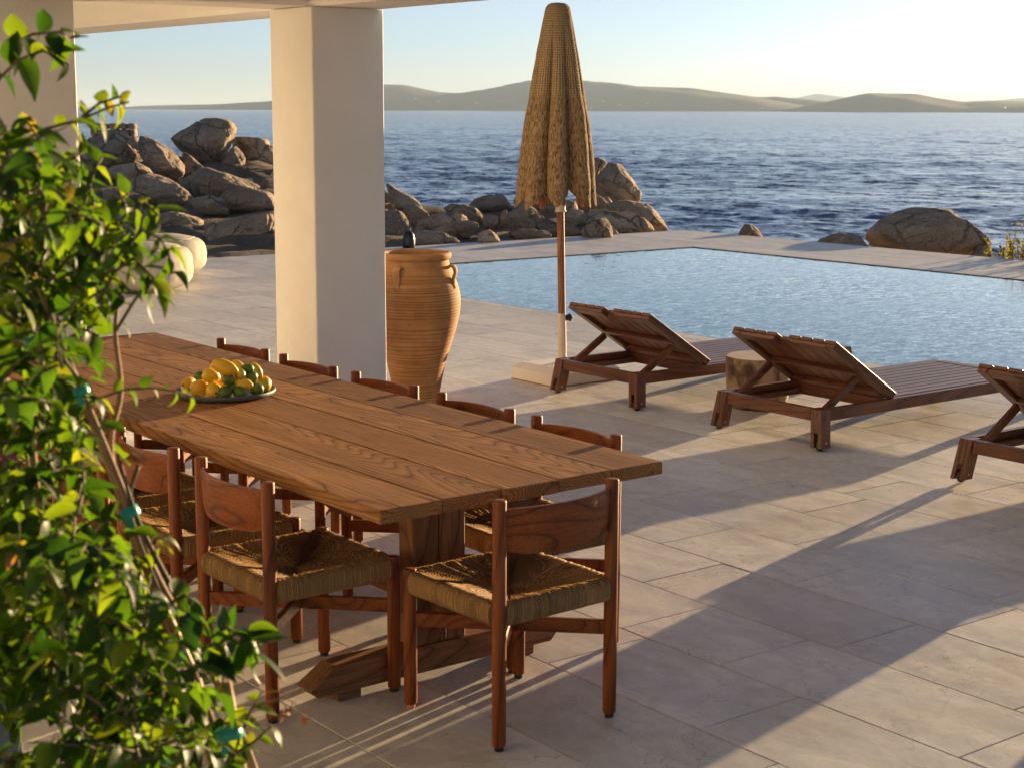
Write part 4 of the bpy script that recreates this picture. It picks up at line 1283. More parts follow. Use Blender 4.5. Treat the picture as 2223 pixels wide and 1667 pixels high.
# ================================================================== POUFS
def pouf(cx, cy, w, h, rz, label):
    m = bpy.data.materials.get('canvas_cover')
    if m is None:
        m, nt, b = new_mat('canvas_cover')
        v = objvec(nt, 3)
        n = noise(nt, v, 6, 5, .6)
        n2 = noise(nt, v, 180, 2, .5)
        c = ramp(nt, n.outputs['Fac'], [(.3, (.50, .45, .355)), (.7, (.58, .53, .43))])
        c = mix(nt, 1.0, c, ramp(nt, n2.outputs['Fac'], [(.3, .9), (.7, 1.08)]), 'MULTIPLY')
        nt.links.new(c, b.inputs['Base Color']); b.inputs['Roughness'].default_value = .9
        b.inputs['Specular IOR Level'].default_value = .15
        bump(nt, b, math_(nt, 'ADD', math_(nt, 'MULTIPLY', n.outputs['Fac'], 2.0), n2.outputs['Fac']), .004, .5)
    t = thing('pouf', (cx, cy, 0), label, 'pouf', 'round canvas poufs on the terrace', rz)
    dirs, fs = ico(5)
    s = cx*3.1
    vs = []
    for d in dirs:
        e = 2.6
        q = abs(d.x)**e+abs(d.y)**e
        hr = q**(1/e)
        k = (hr**3.3+abs(d.z)**3.3)**(-1/3.3)
        p = Vector((d.x*k*w/2, d.y*k*w/2, d.z*k*h/2+h/2))
        n = mnoise.fractal(d*1.8+Vector((s, s, s)), 1.0, 2, 3)
        wr = .014*mnoise.noise(Vector((d.x*9, d.y*9, d.z*2.2+s)))*(1-abs(d.z))
        p += d*(.008*n+wr*.3)
        if p.z > h*.9: p.z += .012*math.cos(math.hypot(p.x, p.y)*6)
        p.z = max(p.z, .004)
        a = math.atan2(p.y, p.x); fq = abs(((a/(PI/2)+.5) % 1)-.5)
        if fq < .025 and abs(d.z) < .8: p -= d*.004*(1-fq/.025)
        vs.append(tuple(p))
    mb = MB(); mb.v = vs; mb.f = fs
    mb.obj('cushion', m, t, True)
    pts = []
    for i in range(73):
        a = 2*PI*i/72
        e = 2.6
        k = (abs(math.cos(a))**e+abs(math.sin(a))**e)**(-1/e)
        pts.append((math.cos(a)*k*w*.365, math.sin(a)*k*w*.365, h*.925+.012*mnoise.noise(Vector((math.cos(a)*2, math.sin(a)*2, s)))))
    MB().tube(pts, .008, 6).obj('piping', m, t, True)
_f2 = Vector((_fw.x, _fw.y, 0)).normalized()
_c1 = at(286, 642)+_f2*.47; _c2 = at(335, 606)+_f2*.44
pouf(_c1.x, _c1.y, 1.00, .50, .62, 'front beige canvas pouf half hidden by the plant')
pouf(_c2.x, _c2.y, .95, .46, .70, 'rear beige canvas pouf by the rocks, peeking out behind the front one')

# ================================================================== BLACK STONE, PUDDLE
mb = MB().lathe([(.085, 0), (.088, .05), (.087, .11), (.078, .17), (.058, .21), (.03, .232), (.004, .238)], 32, (0, 0, 0))
o = mb.obj('dome_stone', simple('black_stone', (.012, .014, .018), .32, var=.3), None, True)
o.location = (12.40, 18.50, 0)
tag(o, 'small black dome shaped stone at the far deck edge behind the clay jar', 'stone')

# ================================================================== PLATE OF FRUIT
M_PLATE = simple('slate_plate', (.085, .09, .095), .55, var=.25, vscale=20, bmp=.0015)
pc = at(490, 852, TZ+.01)
plate = MB().lathe([(.10, 0), (.180, .001), (.195, .005), (.201, .013), (.202, .023), (.199, .0255), (.194, .024), (.186, .014), (.12, .011), (.02, .011)], 64)
o = plate.obj('plate', M_PLATE, None, True); o.location = (pc.x, pc.y, TZ+.001)
tag(o, 'round dark slate plate on the table piled with lemons and limes', 'plate')
def fruit_mat(name, cols, rough):
    m, nt, b = new_mat(name)
    v = objvec(nt, 3)
    n = noise(nt, v, 18, 4, .6)
    c = ramp(nt, n.outputs['Fac'], [(.3, cols[0]), (.7, cols[1])])
    oi = nd(nt, 'ShaderNodeObjectInfo')
    c = mix(nt, oi.outputs['Random'], c, mix(nt, 1.0, c, cols[2], 'MULTIPLY'))
    nt.links.new(c, b.inputs['Base Color']); b.inputs['Roughness'].default_value = rough
    b.inputs['Subsurface Weight'].default_value = .08
    b.inputs['Subsurface Radius'].default_value = (.01, .006, .002)
    bump(nt, b, noise(nt, v, 260, 2, .5).outputs['Fac'], .0012, .6)
    return m
M_LEMON = fruit_mat('lemon_peel', [(.66, .43, .014), (.76, .52, .022), (1.0, .88, .8)], .38)
M_LIME = fruit_mat('lime_peel', [(.055, .12, .012), (.10, .19, .02), (1.15, .95, .8)], .36)
M_ORANGE = fruit_mat('ripe_lemon_peel', [(.68, .36, .012), (.76, .43, .018), (1.0, .92, .8)], .4)
M_GREENY = fruit_mat('greenish_lemon_peel', [(.36, .30, .025), (.48, .37, .035), (1.0, .95, .8)], .4)
M_STEM = simple('fruit_stem', (.10, .07, .03), .8)
def fruit(zx, zy, lvl, rlen, r, mat, label, cat, yaw=0.0, pitch=0.0, dy=0.0):
    xx, yy = 380+zx*240/2212, 760+zy*240/2212
    p = at(xx, yy, TZ+lvl)
    if dy: p = p+Vector((_fw.x, _fw.y, 0))*dy + Vector((0, 0, -dy*.19))
    lem = cat == 'lemon'
    prof = []
    n = 18
    for i in range(n+1):
        a = PI*i/n
        x = -math.cos(a)*rlen
        y = r*math.sin(a)**(.86 if lem else .95)
        prof.append([max(y, .0006), x])
    if lem:
        prof[-1] = [.002, rlen*1.13]; prof[-2][0] = r*.27; prof[-2][1] = rlen*1.06; prof[-3][0] = r*.46
        prof[0] = [.002, -rlen*1.05]; prof[1][0] = r*.26
    t = MB().lathe(prof, 22).obj(cat, mat, None, True)
    t.location = p
    d = Vector((math.cos(yaw)*math.cos(pitch), math.sin(yaw)*math.cos(pitch), math.sin(pitch)))
    d = _rt*d.x+Vector((_fw.x, _fw.y, 0)).normalized()*d.y+Vector((0, 0, d.z))
    t.rotation_euler = d.to_track_quat('Z', 'Y').to_euler()
    MB().lathe([(.0042, -rlen*(1.05 if lem else .995)-.0022), (.0052, -rlen*(1.04 if lem else .985)), (.003, -rlen*.9)], 8).obj('stem_end', M_STEM, t)
    tag(t, label, cat, 'lemons on the slate plate' if lem else 'limes on the slate plate')
k = 2.13e-4
FR = [(490, 765, .047, 190, 165, M_ORANGE, 'orange tinted lemon at the front left of the pile', 'lemon', .5, .1),
      (775, 812, .045, 165, 150, M_LEMON, 'lemon low at the front with its stem end facing the camera, left of two limes', 'lemon', 2.0, .1),
      (270, 655, .042, 165, 112, M_ORANGE, 'lemon at the far left rim of the plate with a dark stem end', 'lemon', 1.1, .05),
      (1770, 688, .046, 175, 150, M_LEMON, 'big sunlit lemon at the far right of the plate', 'lemon', 1.3, .5),
      (1340, 670, .070, 190, 120, M_LEMON, 'lemon lying flat in the middle of the pile above two limes', 'lemon', -.15, -.12),
      (715, 520, .098, 175, 138, M_LEMON, 'round faced lemon in the second layer, left, under the top lemon', 'lemon', .5, -.3),
      (1300, 490, .105, 130, 108, M_GREENY, 'greenish small lemon below the top lemon at right', 'lemon', 1.9, .7),
      (985, 340, .142, 245, 142, M_LEMON, 'long lemon crowning the whole pile', 'lemon', -.05, -.32),
      (1215, 310, .128, 150, 100, M_LEMON, 'lemon just behind the right tip of the crowning one', 'lemon', -.4, -.5, .045),
      (1590, 400, .112, 165, 105, M_LEMON, 'lemon at upper right behind the two dark limes', 'lemon', -.3, -.9, .035),
      (740, 340, .118, 120, 95, M_LEMON, 'lemon mostly hidden behind the left end of the crowning one', 'lemon', 1.2, .2, .06),
      (900, 690, .060, 150, 110, M_ORANGE, 'lemon buried in the dark gap at the heart of the pile', 'lemon', 1.4, .1, .05),
      (1000, 848, .040, 140, 130, M_LIME, 'left lime of the pair at the front centre', 'lime', 1.5, .3),
      (1292, 830, .040, 142, 128, M_LIME, 'right lime of the pair at the front centre', 'lime', 2.2, .2),
      (1640, 785, .040, 130, 122, M_LIME, 'lime at the front right resting near the plate rim', 'lime', .2, .4),
      (1115, 745, .062, 110, 100, M_LIME, 'dark lime wedged behind the front pair', 'lime', .8, .2, .03),
      (1060, 582, .092, 125, 118, M_LIME, 'lime in the centre of the pile with its stem scar facing the camera', 'lime', 1.57, .1),
      (485, 515, .080, 110, 95, M_LIME, 'small dark lime at the left shoulder of the pile', 'lime', .3, .2, .02),
      (1530, 545, .088, 130, 116, M_LIME, 'darkest lime at right, lower of the stacked two', 'lime', .9, .4),
      (1440, 390, .118, 135, 112, M_LIME, 'lime at upper right above the darkest one', 'lime', .2, .3),
      (845, 235, .150, 100, 88, M_LIME, 'lime peeping over the crowning lemon at its left end', 'lime', .5, .5, .05)]
for f in FR:
    zx, zy, lvl, a, b_, mt, lab, cat, yaw, pit = f[:10]
    fruit(zx, zy, lvl, a*k, b_*k, mt, lab, cat, yaw, pit, f[10] if len(f) > 10 else 0)

# ================================================================== CLIMBING PLANT
def leaf_mat(name, src):
    m, nt, b = new_mat(name)
    nt.nodes.remove(b)
    out = [n for n in nt.nodes if n.type == 'OUTPUT_MATERIAL'][0]
    if src == 'obj':
        r = nd(nt, 'ShaderNodeObjectInfo').outputs['Random']
        r = math_(nt, 'MULTIPLY', math_(nt, 'POWER', r, 1.7), .955)
    else:
        r = nd(nt, 'ShaderNodeAttribute', attribute_name='rnd').outputs['Fac']
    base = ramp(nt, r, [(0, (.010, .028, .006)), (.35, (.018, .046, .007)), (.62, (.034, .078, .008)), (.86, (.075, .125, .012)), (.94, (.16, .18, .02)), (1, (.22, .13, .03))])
    tr = ramp(nt, r, [(0, (.04, .12, .005)), (.35, (.10, .23, .006)), (.62, (.20, .34, .008)), (.86, (.40, .50, .014)), (.94, (.5, .45, .02)), (1, (.45, .2, .03))])
    v = objvec(nt, 3)
    n = noise(nt, v, 40, 3, .6)
    sh = ramp(nt, n.outputs['Fac'], [(.3, .75), (.7, 1.2)])
    base = mix(nt, 1.0, base, sh, 'MULTIPLY'); tr = mix(nt, 1.0, tr, sh, 'MULTIPLY')
    pb = nd(nt, 'ShaderNodeBsdfPrincipled')
    nt.links.new(base, pb.inputs['Base Color']); pb.inputs['Roughness'].default_value = .47
    pb.inputs['Specular IOR Level'].default_value = .38
    tl = nd(nt, 'ShaderNodeBsdfTranslucent'); nt.links.new(tr, tl.inputs['Color'])
    mx = nd(nt, 'ShaderNodeMixShader'); mx.inputs[0].default_value = .48
    nt.links.new(pb.outputs[0], mx.inputs[1]); nt.links.new(tl.outputs[0], mx.inputs[2])
    nt.links.new(mx.outputs[0], out.inputs['Surface'])
    return m
M_LEAF = leaf_mat('leaf', 'obj'); M_LEAFS = leaf_mat('leaf_mass', 'attr')
def leaf_shape(fold, droop, twist, wid):
    n = 6; V = []; F = []
    for i in range(n+1):
        t = i/n
        w_ = wid*math.sin(PI*min(1, t**.72))**.9*(1-t*.15) if 0 < t < 1 else .012
        x = t*(1-.10*droop*t); z = -droop*.42*t*t
        for s in (-1, 0, 1):
            zz = z+(abs(s)*fold*w_)+s*twist*t*w_*.6+(.03*math.sin(t*9+s)*abs(s)*w_/wid)
            V.append((x, s*w_, zz))
    for i in range(n):
        for s in (0, 1):
            a = i*3+s
            F.append((a, a+3, a+4, a+1))
    V += [(-.28, .012, .02), (-.28, -.012, .02)]          # stalk
    k = len(V); F.append((0, k-1, k-2, 2))
    return V, F
LEAFV = [leaf_shape(random.uniform(.1, .8), random.uniform(.2, 1.9), random.uniform(-.7, .7), random.uniform(.25, .38)) for _ in range(10)]
M_BARK = simple('cane_bark', (.30, .18, .09), .75, var=.35, vscale=40)
M_TWIG = simple('green_twig', (.12, .085, .035), .7, var=.3, vscale=40)
M_BAMB = simple('bamboo_stake', (.40, .25, .10), .5, var=.2, vscale=30)
M_TAPE = simple('green_tape', (.012, .30, .15), .3, var=.1)
M_TAPE.node_tree.nodes['Principled BSDF'].inputs['Specular IOR Level'].default_value = .8
M_DRY = simple('dry_bract', (.42, .17, .055), .8, var=.4, vscale=60)
M_DRY.node_tree.nodes['Principled BSDF'].inputs['Subsurface Weight'].default_value = .0
M_PETAL = simple('pink_bract', (.55, .05, .25), .6, var=.2, vscale=50)
def plant():
    g = random.Random(21)
    t = thing('climbing_plant', at(360, 1900, 0), 'sunlit green climbing plant tied to canes with green tape filling the left foreground', 'plant')
    O = t.location.copy()
    def W(x, y, D): return px(x, y, D)-O
    # main canes
    canes = [([(600, 2200, 2.45), (585, 1800, 2.40), (548, 1660, 2.38), (500, 1540, 2.36), (440, 1420, 2.34), (345, 1260, 2.32), (285, 1110, 2.30), (225, 960, 2.30), (170, 830, 2.28), (110, 690, 2.30), (60, 560, 2.32)], .0062, M_BARK),
             ([(560, 2200, 2.5), (470, 1700, 2.42), (400, 1480, 2.4), (330, 1270, 2.36), (262, 1090, 2.33), (240, 960, 2.34), (262, 850, 2.36), (250, 720, 2.36), (262, 620, 2.38)], .006, M_BARK),
             ([(520, 2200, 2.4), (380, 1700, 2.38), (240, 1480, 2.36), (150, 1330, 2.36), (95, 1150, 2.36), (70, 950, 2.36), (90, 760, 2.36), (60, 420, 2.38), (-20, 330, 2.4)], .007, M_BARK),
             ([(560, 2200, 2.36), (510, 1680, 2.31), (470, 1590, 2.30), (420, 1450, 2.29)], .006, M_BARK),
             ([(380, 1290, 2.29), (300, 1130, 2.28), (256, 985, 2.28)], .004, M_TWIG),
             ([(300, 1010, 2.29), (282, 1110, 2.285), (350, 1290, 2.285)], .003, M_TWIG)]
    for pts, r, m in canes:
        P = [W(*p) for p in pts]
        Q = []
        for i in range(len(P)-1):
            p0, p1, p2, p3 = P[max(i-1, 0)], P[i], P[i+1], P[min(i+2, len(P)-1)]
            for k_ in range(5):
                s = k_/5
                Q.append(.5*((2*p1)+(p2-p0)*s+(2*p0-5*p1+4*p2-p3)*s*s+(3*p1-p0-3*p2+p3)*s**3))
        Q.append(P[-1])
        MB().tube(Q, [r*(1.25-.75*i/len(Q)) for i in range(len(Q))], 8).obj('stem', m, t, True)
    MB().tube([W(640, 2300, 2.42), W(430, 1480, 2.36), W(330, 1260, 2.33), W(215, 950, 2.31), W(180, 860, 2.31)], .0062, 10).obj('bamboo_stake', M_BAMB, t, True)
    MB().tube([W(585, 2300, 2.36), W(520, 1640, 2.31), W(490, 1480, 2.30)], .008, 10).obj('bamboo_stake', M_BAMB, t, True)
    # tape ties
    for (x, y, D, rx, w_, tilt) in ((281, 1112, 2.27, .015, .015, .5), (176, 848, 2.25, .012, .012, .5), (497, 1592, 2.2, .020, .013, .1), (345, 1652, 2.2, .016, .013, .1), (382, 1425, 2.2, .015, .015, .3), (66, 742, 2.3, .01, .01, .2)):
        c = W(x, y, D)
        ax = Vector((_rt*-.42*tilt*2+_u)).normalized()
        a = ax.orthogonal().normalized(); b_ = ax.cross(a)
        rs = [[c+ax*h+a*(rx*(1+.15*math.sin(3*q))*math.cos(q)*sc)+b_*(rx*.9*math.sin(q)*sc) for q in [2*PI*i/20 for i in range(20)]] for h, sc in ((-w_*.5, 1), (-w_*.2, 1.12), (w_*.25, 1.05), (w_*.5, .98))]
        mb = MB().rings(rs, True, False, False)
        e = c-_fw*rx*1.1
        mb.add([e-ax*w_*.4+_rt*.004, e-ax*w_*.4-_rt*.006, e-ax*w_*1.9-_rt*.009, e-ax*w_*1.8+_rt*.001], [(0, 1, 2, 3)])
        mb.obj('tie', M_TAPE, t, True)
    # leaves: twigs with alternating leaves
    twigs = MB(); L = []
    right = [(-20, 150), (60, 160), (200, 190), (330, 215), (420, 225), (500, 300), (600, 335), (680, 275), (760, 225), (840, 250), (920, 262), (1000, 235), (1080, 215), (1160, 290), (1250, 350), (1330, 430), (1400, 500), (1480, 500), (1560, 520), (1700, 560)]
    ry = [q[0] for q in right]; rx_ = [q[1] for q in right]
    def twig(P0, d, length, nl, size, dark=0.0, droop=.35, lim=True):
        d = d.normalized(); pts = [P0]
        seg = 7
        for i in range(seg):
            d = (d+Vector((g.uniform(-.16, .16), g.uniform(-.16, .16), g.uniform(-.12, .1)-droop*.12))).normalized()
            pts.append(pts[-1]+d*length/seg)
        q_ = proj(pts[-1]+O)
        if q_[0] > np.interp(q_[1], ry, rx_)+12: return
        twigs.tube(pts, [.0026*(1-.7*i/seg) for i in range(seg+1)], 5)
        for i in range(nl):
            f = (.12+.88*i/max(1, nl-1))*seg
            j = min(int(f), seg-1); p = pts[j].lerp(pts[j+1], f-j)
            dd = (pts[j+1]-pts[j]).normalized()
            side = dd.cross(Vector((0, 0, 1)))
            if side.length < .1: side = _rt.copy()
            side.normalize()
            sgn = 1 if i % 2 else -1
            ax = (dd*g.uniform(.15, .7)+side*sgn*g.uniform(.5, 1.1)+Vector((g.uniform(-.35, .35), g.uniform(-.35, .35), g.uniform(-.75, .15)))).normalized()
            if i == nl-1: ax = (dd+Vector((0, 0, -.3))).normalized()
            up = (Vector((0, 0, 1))+Vector((g.uniform(-.7, .7), g.uniform(-.7, .7), g.uniform(-.2, .4)))+_sd*.35).normalized()
            if lim:
                u_ = proj(p+O)
                if u_[0] > np.interp(u_[1], ry, rx_)+8: continue
            s = size*g.uniform(.6, 1.18)*(.55 if i > nl-3 and g.random() < .5 else 1)
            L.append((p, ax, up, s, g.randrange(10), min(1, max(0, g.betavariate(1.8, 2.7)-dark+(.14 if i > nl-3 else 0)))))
    made = 0; tries = 0
    while made < 500 and tries < 12000:
        tries += 1
        x = g.uniform(-60, 560); y = g.uniform(330, 1720)
        if x > np.interp(y, ry, rx_)-55: continue
        if ((x-85)/105)**2+((y-1590)/100)**2 < 1: continue
        if 40 < x < 130 and 460 < y < 520 and g.random() < .7: continue
        # open the middle where the canes show
        dc = abs(x-np.interp(y, [830, 1110, 1260, 1420], [170, 283, 345, 440]))
        D = g.uniform(2.02, 2.75)
        if 860 < y < 1330 and dc < 55:
            if g.random() < .85: continue
            D = g.uniform(2.36, 2.75)
        if y < 420 and g.random() < .25: continue
        P0 = W(x, y, D)
        d = Vector((g.uniform(-1, 1), g.uniform(-1, 1), g.uniform(-.25, .9)))+_rt*g.uniform(-.6, .35)
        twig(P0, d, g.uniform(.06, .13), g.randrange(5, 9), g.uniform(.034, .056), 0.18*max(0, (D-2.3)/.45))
        made += 1
    # single sprigs read off the outline
    def sprig(path, D, nl, size, dark=0.0, r=.0028):
        P = [W(x, y, D+dz) for x, y, dz in path]
        twigs.tube(P, [r*(1-.5*i/len(P)) for i in range(len(P))], 5)
        for i in range(nl):
            f = (i+.6)/nl*(len(P)-1); j = min(int(f), len(P)-2); p = P[j].lerp(P[j+1], f-j)
            dd = (P[j+1]-P[j]).normalized()
            side = dd.cross(_fw).normalized()
            ax = (dd*g.uniform(.2, .7)+side*(1 if i % 2 else -1)*g.uniform(.5, 1)+Vector((g.uniform(-.3, .3), g.uniform(-.3, .3), g.uniform(-.7, .1)))).normalized()
            up = (Vector((0, 0, 1))+Vector((g.uniform(-.6, .6), g.uniform(-.6, .6), g.uniform(-.2, .4)))+_sd*.4-_fw*.3).normalized()
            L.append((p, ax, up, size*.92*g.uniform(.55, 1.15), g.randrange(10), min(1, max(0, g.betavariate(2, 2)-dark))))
    sprig([(-60, 150, .1), (10, 105, .05), (70, 75, 0), (130, 70, -.02), (150, 90, 0)], 2.25, 10, .056, .28)
    sprig([(-50, 260, .1), (0, 170, .03), (40, 130, 0), (95, 110, 0), (150, 140, 0)], 2.25, 9, .060, .30)
    sprig([(-40, 345, .1), (40, 312, .04), (100, 280, 0), (170, 262, 0), (235, 235, 0), (280, 222, 0)], 2.3, 12, .046, -.08)
    sprig([(170, 262, 0), (215, 225, 0), (262, 210, 0)], 2.3, 7, .038, -.15)
    sprig([(60, 560, 0), (95, 470, 0), (110, 380, 0), (180, 330, 0)], 2.3, 8, .048, 0)
    sprig([(215, 620, 0), (265, 545, 0), (310, 500, 0), (350, 520, 0), (368, 560, 0)], 2.25, 13, .050, -.05)
    for q in ((60, 420), (120, 460), (40, 560), (110, 640), (150, 560), (30, 700), (140, 740), (190, 650), (90, 850), (40, 930), (150, 930), (60, 1080), (170, 1150), (240, 1240)):
        sprig([(q[0]-50, q[1]+60, .1), (q[0], q[1], .03), (q[0]+40, q[1]-25, 0), (q[0]+75, q[1]-10, -.02)], g.uniform(2.2, 2.5), 10, g.uniform(.048, .06), .12)
    sprig([(210, 660, 0), (250, 590, 0), (290, 560, 0), (330, 600, 0), (345, 650, 0)], 2.25, 12, .052, .12)
    sprig([(190, 560, 0), (215, 490, 0), (250, 440, 0), (280, 420, 0)], 2.28, 10, .050, .0)
    sprig([(170, 480, 0), (190, 420, 0), (205, 370, 0), (222, 340, 0)], 2.3, 9, .046, -.05)
    sprig([(230, 560, 0), (270, 470, 0), (315, 440, 0), (345, 470, 0)], 2.3, 9, .050, -.05)
    sprig([(250, 720, 0), (300, 640, 0), (345, 600, 0), (385, 590, 0)], 2.3, 7, .036, .05)
    sprig([(200, 870, 0), (270, 845, 0), (330, 842, 0), (385, 850, 0), (420, 862, 0)], 2.3, 9, .030, -.2, .002)
    sprig([(330, 1180, 0), (345, 1165, 0), (360, 1172, 0)], 2.27, 2, .036, 0)
    sprig([(350, 1320, 0), (400, 1290, 0), (430, 1310, 0)], 2.25, 5, .05, .1)
    sprig([(420, 1460, 0), (450, 1390, 0), (490, 1360, 0), (540, 1390, 0), (560, 1440, 0)], 2.22, 13, .060, .22)
    sprig([(440, 1450, 0), (470, 1400, 0), (520, 1370, 0), (565, 1400, 0)], 2.25, 10, .058, .25)
    sprig([(490, 1700, 0), (520, 1600, 0), (545, 1540, 0), (570, 1500, 0)], 2.28, 9, .040, -.12)
    sprig([(460, 1720, 0), (500, 1640, 0), (550, 1610, 0), (590, 1575, 0)], 2.28, 9, .038, -.12)
    sprig([(250, 1720, 0), (300, 1640, 0), (340, 1600, 0)], 2.25, 8, .045, 0)
    sprig([(60, 1720, 0), (150, 1680, 0), (230, 1660, 0), (300, 1660, 0)], 2.25, 10, .05, .1)
    sprig([(300, 1560, 0), (380, 1520, 0), (450, 1520, 0), (480, 1560, 0)], 2.25, 9, .042, 0)
    twigs.obj('twig', M_TWIG, t, True)['kind'] = 'stuff'
    L.sort(key=lambda q: -q[3]/q[0].length)
    vis = []
    def basis(ax, up):
        y = up.cross(ax); y.normalize(); z = ax.cross(y)
        return Matrix((ax, y, z)).transposed()
    def shown(q):
        u = proj(q[0]+O); return -20 < u[0] < 2240 and -20 < u[1] < 1690
    on = [q for q in L if shown(q)]; off = [q for q in L if not shown(q)]
    on.sort(key=lambda q: proj(q[0]+O)[2]/q[3])
    LM = []
    for V, F in LEAFV:
        mb = MB().add(V, F); LM.append(mb.mesh('leaf', M_LEAF, True))
    for p, ax, up, s, v, r in on[:296]:
        o = link('leaf', LM[v], t)
        mt = basis(ax, up).to_4x4(); mt = mt @ Matrix.Diagonal((s, s, s, 1)); mt.translation = p
        o.matrix_local = mt
    mb = MB(); vals = []
    for p, ax, up, s, v, r in on[296:]+off:
        R = basis(ax, up); V, F = LEAFV[v]
        mb.add([R @ (Vector(q)*s)+p for q in V], F); vals += [r]*len(F)
    me = mb.mesh('foliage', M_LEAFS, True); rnd_attr(me, vals)
    tag(link('foliage', me, t), kind='stuff')
    # withered bracts and a pink flower
    for (x, y, D, n, s, m, nm) in ((140, 1035, 2.2, 5, .032, M_DRY, 'dry_bract'), (170, 1245, 2.25, 9, .026, M_DRY, 'dry_bract'), (285, 1375, 2.25, 7, .020, M_DRY, 'dry_bract'), (225, 1560, 2.22, 9, .020, M_DRY, 'dry_bract'),
                                   (285, 985, 2.28, 4, .028, M_DRY, 'dry_bract'), (625, 1545, 2.3, 4, .020, M_DRY, 'dry_bract'), (655, 1560, 2.3, 4, .018, M_DRY, 'dry_bract'), (386, 1455, 2.25, 5, .02, M_DRY, 'dry_bract'),
                                   (5, 972, 2.25, 5, .026, M_PETAL, 'pink_bract'), (194, 505, 2.3, 4, .018, M_PETAL, 'pink_bract')):
        mb = MB()
        for i in range(n):
            ax = Vector((g.uniform(-1, 1), g.uniform(-1, 1), g.uniform(-1, .5))).normalized(); up = Vector((g.uniform(-1, 1), g.uniform(-1, 1), g.uniform(-1, 1))).normalized()
            R = basis(ax, up); V, F = LEAFV[g.randrange(10)]
            mb.add([R @ (Vector(q)*s*g.uniform(.7, 1.2))+W(x, y, D) for q in V], F)
        mb.obj(nm, m, t, True)
    MB().tube([W(505, 1535, 2.3), W(560, 1525, 2.3), (W(610, 1520, 2.3)), W(625, 1540, 2.3)], .0008, 5).obj('dry_stalk', M_DRY, t)
    MB().tube([W(560, 1525, 2.3), W(615, 1512, 2.3), (W(640, 1525, 2.3)), W(655, 1555, 2.3)], .0008, 5).obj('dry_stalk', M_DRY, t)
plant()

# ================================================================== SHRUBS AMONG THE ROCKS
def tuft(name, loc, label, cat, n, h, spread, col, tr, leafy, seed, lean=(0, 0)):
    g = random.Random(seed)
    t = thing(name, loc, label, cat)
    m, nt, b = new_mat(name+'_leaf')
    out = [q for q in nt.nodes if q.type == 'OUTPUT_MATERIAL'][0]
    r = nd(nt, 'ShaderNodeAttribute', attribute_name='rnd').outputs['Fac']
    nt.links.new(ramp(nt, r, [(0, tuple(c*.6 for c in col)), (1, tuple(c*1.4 for c in col))]), b.inputs['Base Color'])
    b.inputs['Roughness'].default_value = .6
    tl = nd(nt, 'ShaderNodeBsdfTranslucent'); tl.inputs[0].default_value = (*tr, 1)
    mx = nd(nt, 'ShaderNodeMixShader'); mx.inputs[0].default_value = .4
    nt.links.new(b.outputs[0], mx.inputs[1]); nt.links.new(tl.outputs[0], mx.inputs[2]); nt.links.new(mx.outputs[0], out.inputs['Surface'])
    st = MB(); lf = MB(); vals = []
    for i in range(n):
        a = g.uniform(0, 2*PI); rr = spread*math.sqrt(g.random())
        p = Vector((rr*math.cos(a), rr*math.sin(a), 0)); hh = h*g.uniform(.5, 1.1)*(1-.5*(rr/spread)**2)
        d = Vector((p.x/spread*.5+lean[0], p.y/spread*.5+lean[1], 1)).normalized()
        pts = [p]
        for k_ in range(5):
            d = (d+Vector((g.uniform(-.14, .14), g.uniform(-.14, .14), .04))).normalized(); pts.append(pts[-1]+d*hh/5)
        st.tube(pts, [.004*(1-.15*k_)*(h/.5) for k_ in range(6)], 4)
        for q in range(leafy):
            f = (.15+.85*q/leafy)*5; j = min(int(f), 4); c = pts[j].lerp(pts[j+1], f-j)
            ax = Vector((g.uniform(-1, 1), g.uniform(-1, 1), g.uniform(-.1, 1.1))).normalized()
            s = Vector((g.uniform(-1, 1), g.uniform(-1, 1), g.uniform(-1, 1))).cross(ax).normalized()
            l = h*.05*g.uniform(.6, 1.3); w_ = l*.24
            lf.add([c, c+ax*l*.5+s*w_, c+ax*l, c+ax*l*.5-s*w_], [(0, 1, 2, 3)]); vals.append(g.random())
    o = st.obj('stem', M_BARK, t); o['kind'] = 'stuff'
    me = lf.mesh('foliage', m); rnd_attr(me, vals)
    tag(link('foliage', me, t), kind='stuff')
    return t
GP = lambda p, dz=0: (p.x, p.y, p.z+dz)
tuft('shrub', (18.55, 12.72, -.62), 'yellow green shrub beyond the deck corner at the right edge', 'shrub', 120, 1.12, .62, (.13, .12, .02), (.34, .30, .03), 44, 1)
tuft('shrub', (18.75, 11.6, -.62), 'taller yellow green shrub running out of the photo at the right edge', 'shrub', 130, 1.22, .75, (.12, .12, .02), (.32, .30, .03), 44, 2)
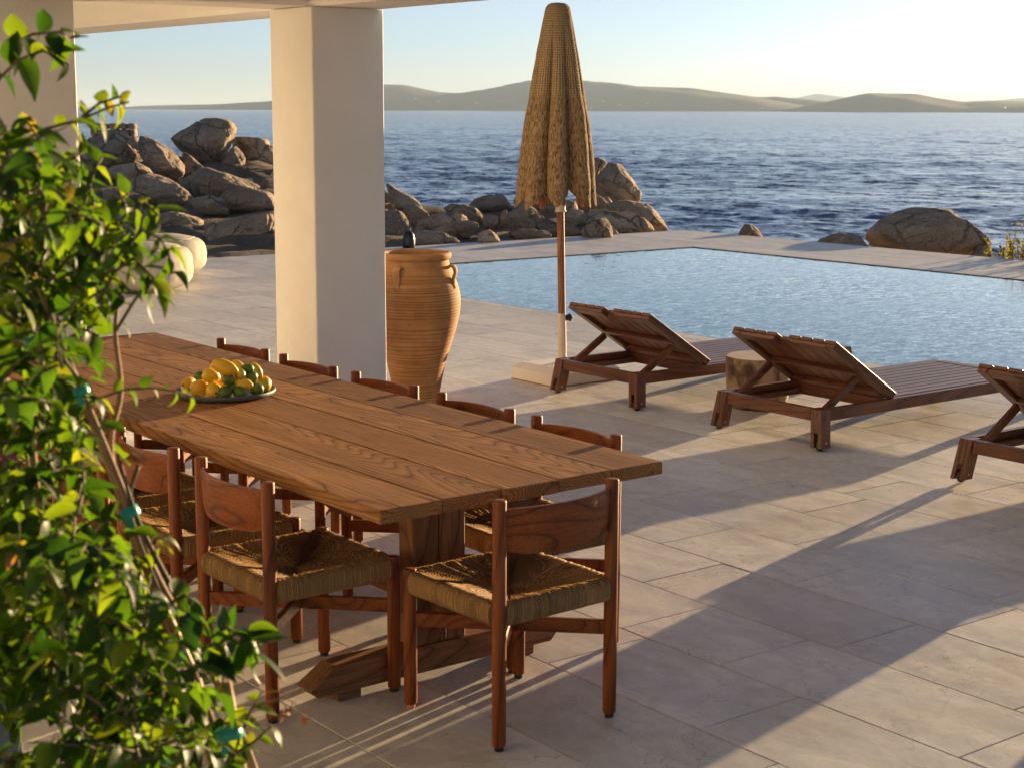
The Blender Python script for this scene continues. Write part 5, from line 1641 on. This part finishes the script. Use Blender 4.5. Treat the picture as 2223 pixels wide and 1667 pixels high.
tuft('dry_grass', GP(px(934, 474, 28.6)), 'orange tuft of dry grass on the rocks right of the pointed slab', 'dry grass', 130, .30, .20, (.36, .16, .06), (.5, .2, .06), 9, 3)
tuft('dry_grass', GP(px(842, 458, 30.2)), 'small yellow tuft of grass at the foot of the pointed slab', 'dry grass', 50, .22, .16, (.25, .18, .06), (.35, .25, .08), 7, 4)
tuft('dry_grass', GP(px(572, 428, 31.6)), 'dark reddish dry scrub beside the white pillar', 'dry grass', 150, .34, .40, (.10, .05, .028), (.16, .07, .03), 10, 5)
tuft('dry_grass', GP(px(255, 415, 30.2)), 'thin dry grass between the rocks left of the long humped boulder', 'dry grass', 90, .22, .5, (.20, .13, .06), (.3, .2, .08), 5, 6)
tuft('dry_grass', GP(px(386, 332, 34.2)), 'small pale plant under the beak of the overhanging rock', 'plant', 24, .16, .10, (.22, .22, .12), (.3, .3, .12), 8, 7)
tuft('dry_grass', GP(px(322, 304, 32.4)), 'tiny reddish sprig on top of the smooth sloping boulder', 'dry grass', 14, .16, .06, (.30, .12, .06), (.4, .15, .06), 6, 8)

# ================================================================== ISLAND HOUSES
bpy.context.view_layer.update()
hills = [o for o in bpy.data.objects if o.name in ('hill_range', 'low_hill', 'headland')]
HL = ['on the low shore seen left of the middle pillar', 'on the hillside just right of the middle pillar, upper left one', 'on the hillside right of the middle pillar, lower neighbour', 'low on the slope left of the parasol', 'on the slope right of the parasol, higher of two', 'low on the slope right of the parasol, below its neighbour', 'on the long slope well right of the parasol', 'at the water line where the two hills meet', 'at the water line close to the right side of the parasol', 'on the shore of the headland near the right edge']
nh = 0
for x, y, D in HX:
    d = ray(x, y).normalized(); best = None
    for hobj in hills:
        ok, loc, nrm, _ = hobj.ray_cast(Vector((0, 0, CAM_H)), d)
        if ok and (best is None or loc.length < best.length): best = loc
    if best is None: continue
    o = link('house', hm); o.location = best-Vector((0, 0, 1.0)); o.rotation_euler = (0, 0, .4*nh)
    tag(o, 'tiny white house '+HL[nh], 'house', 'white houses on the islands'); nh += 1
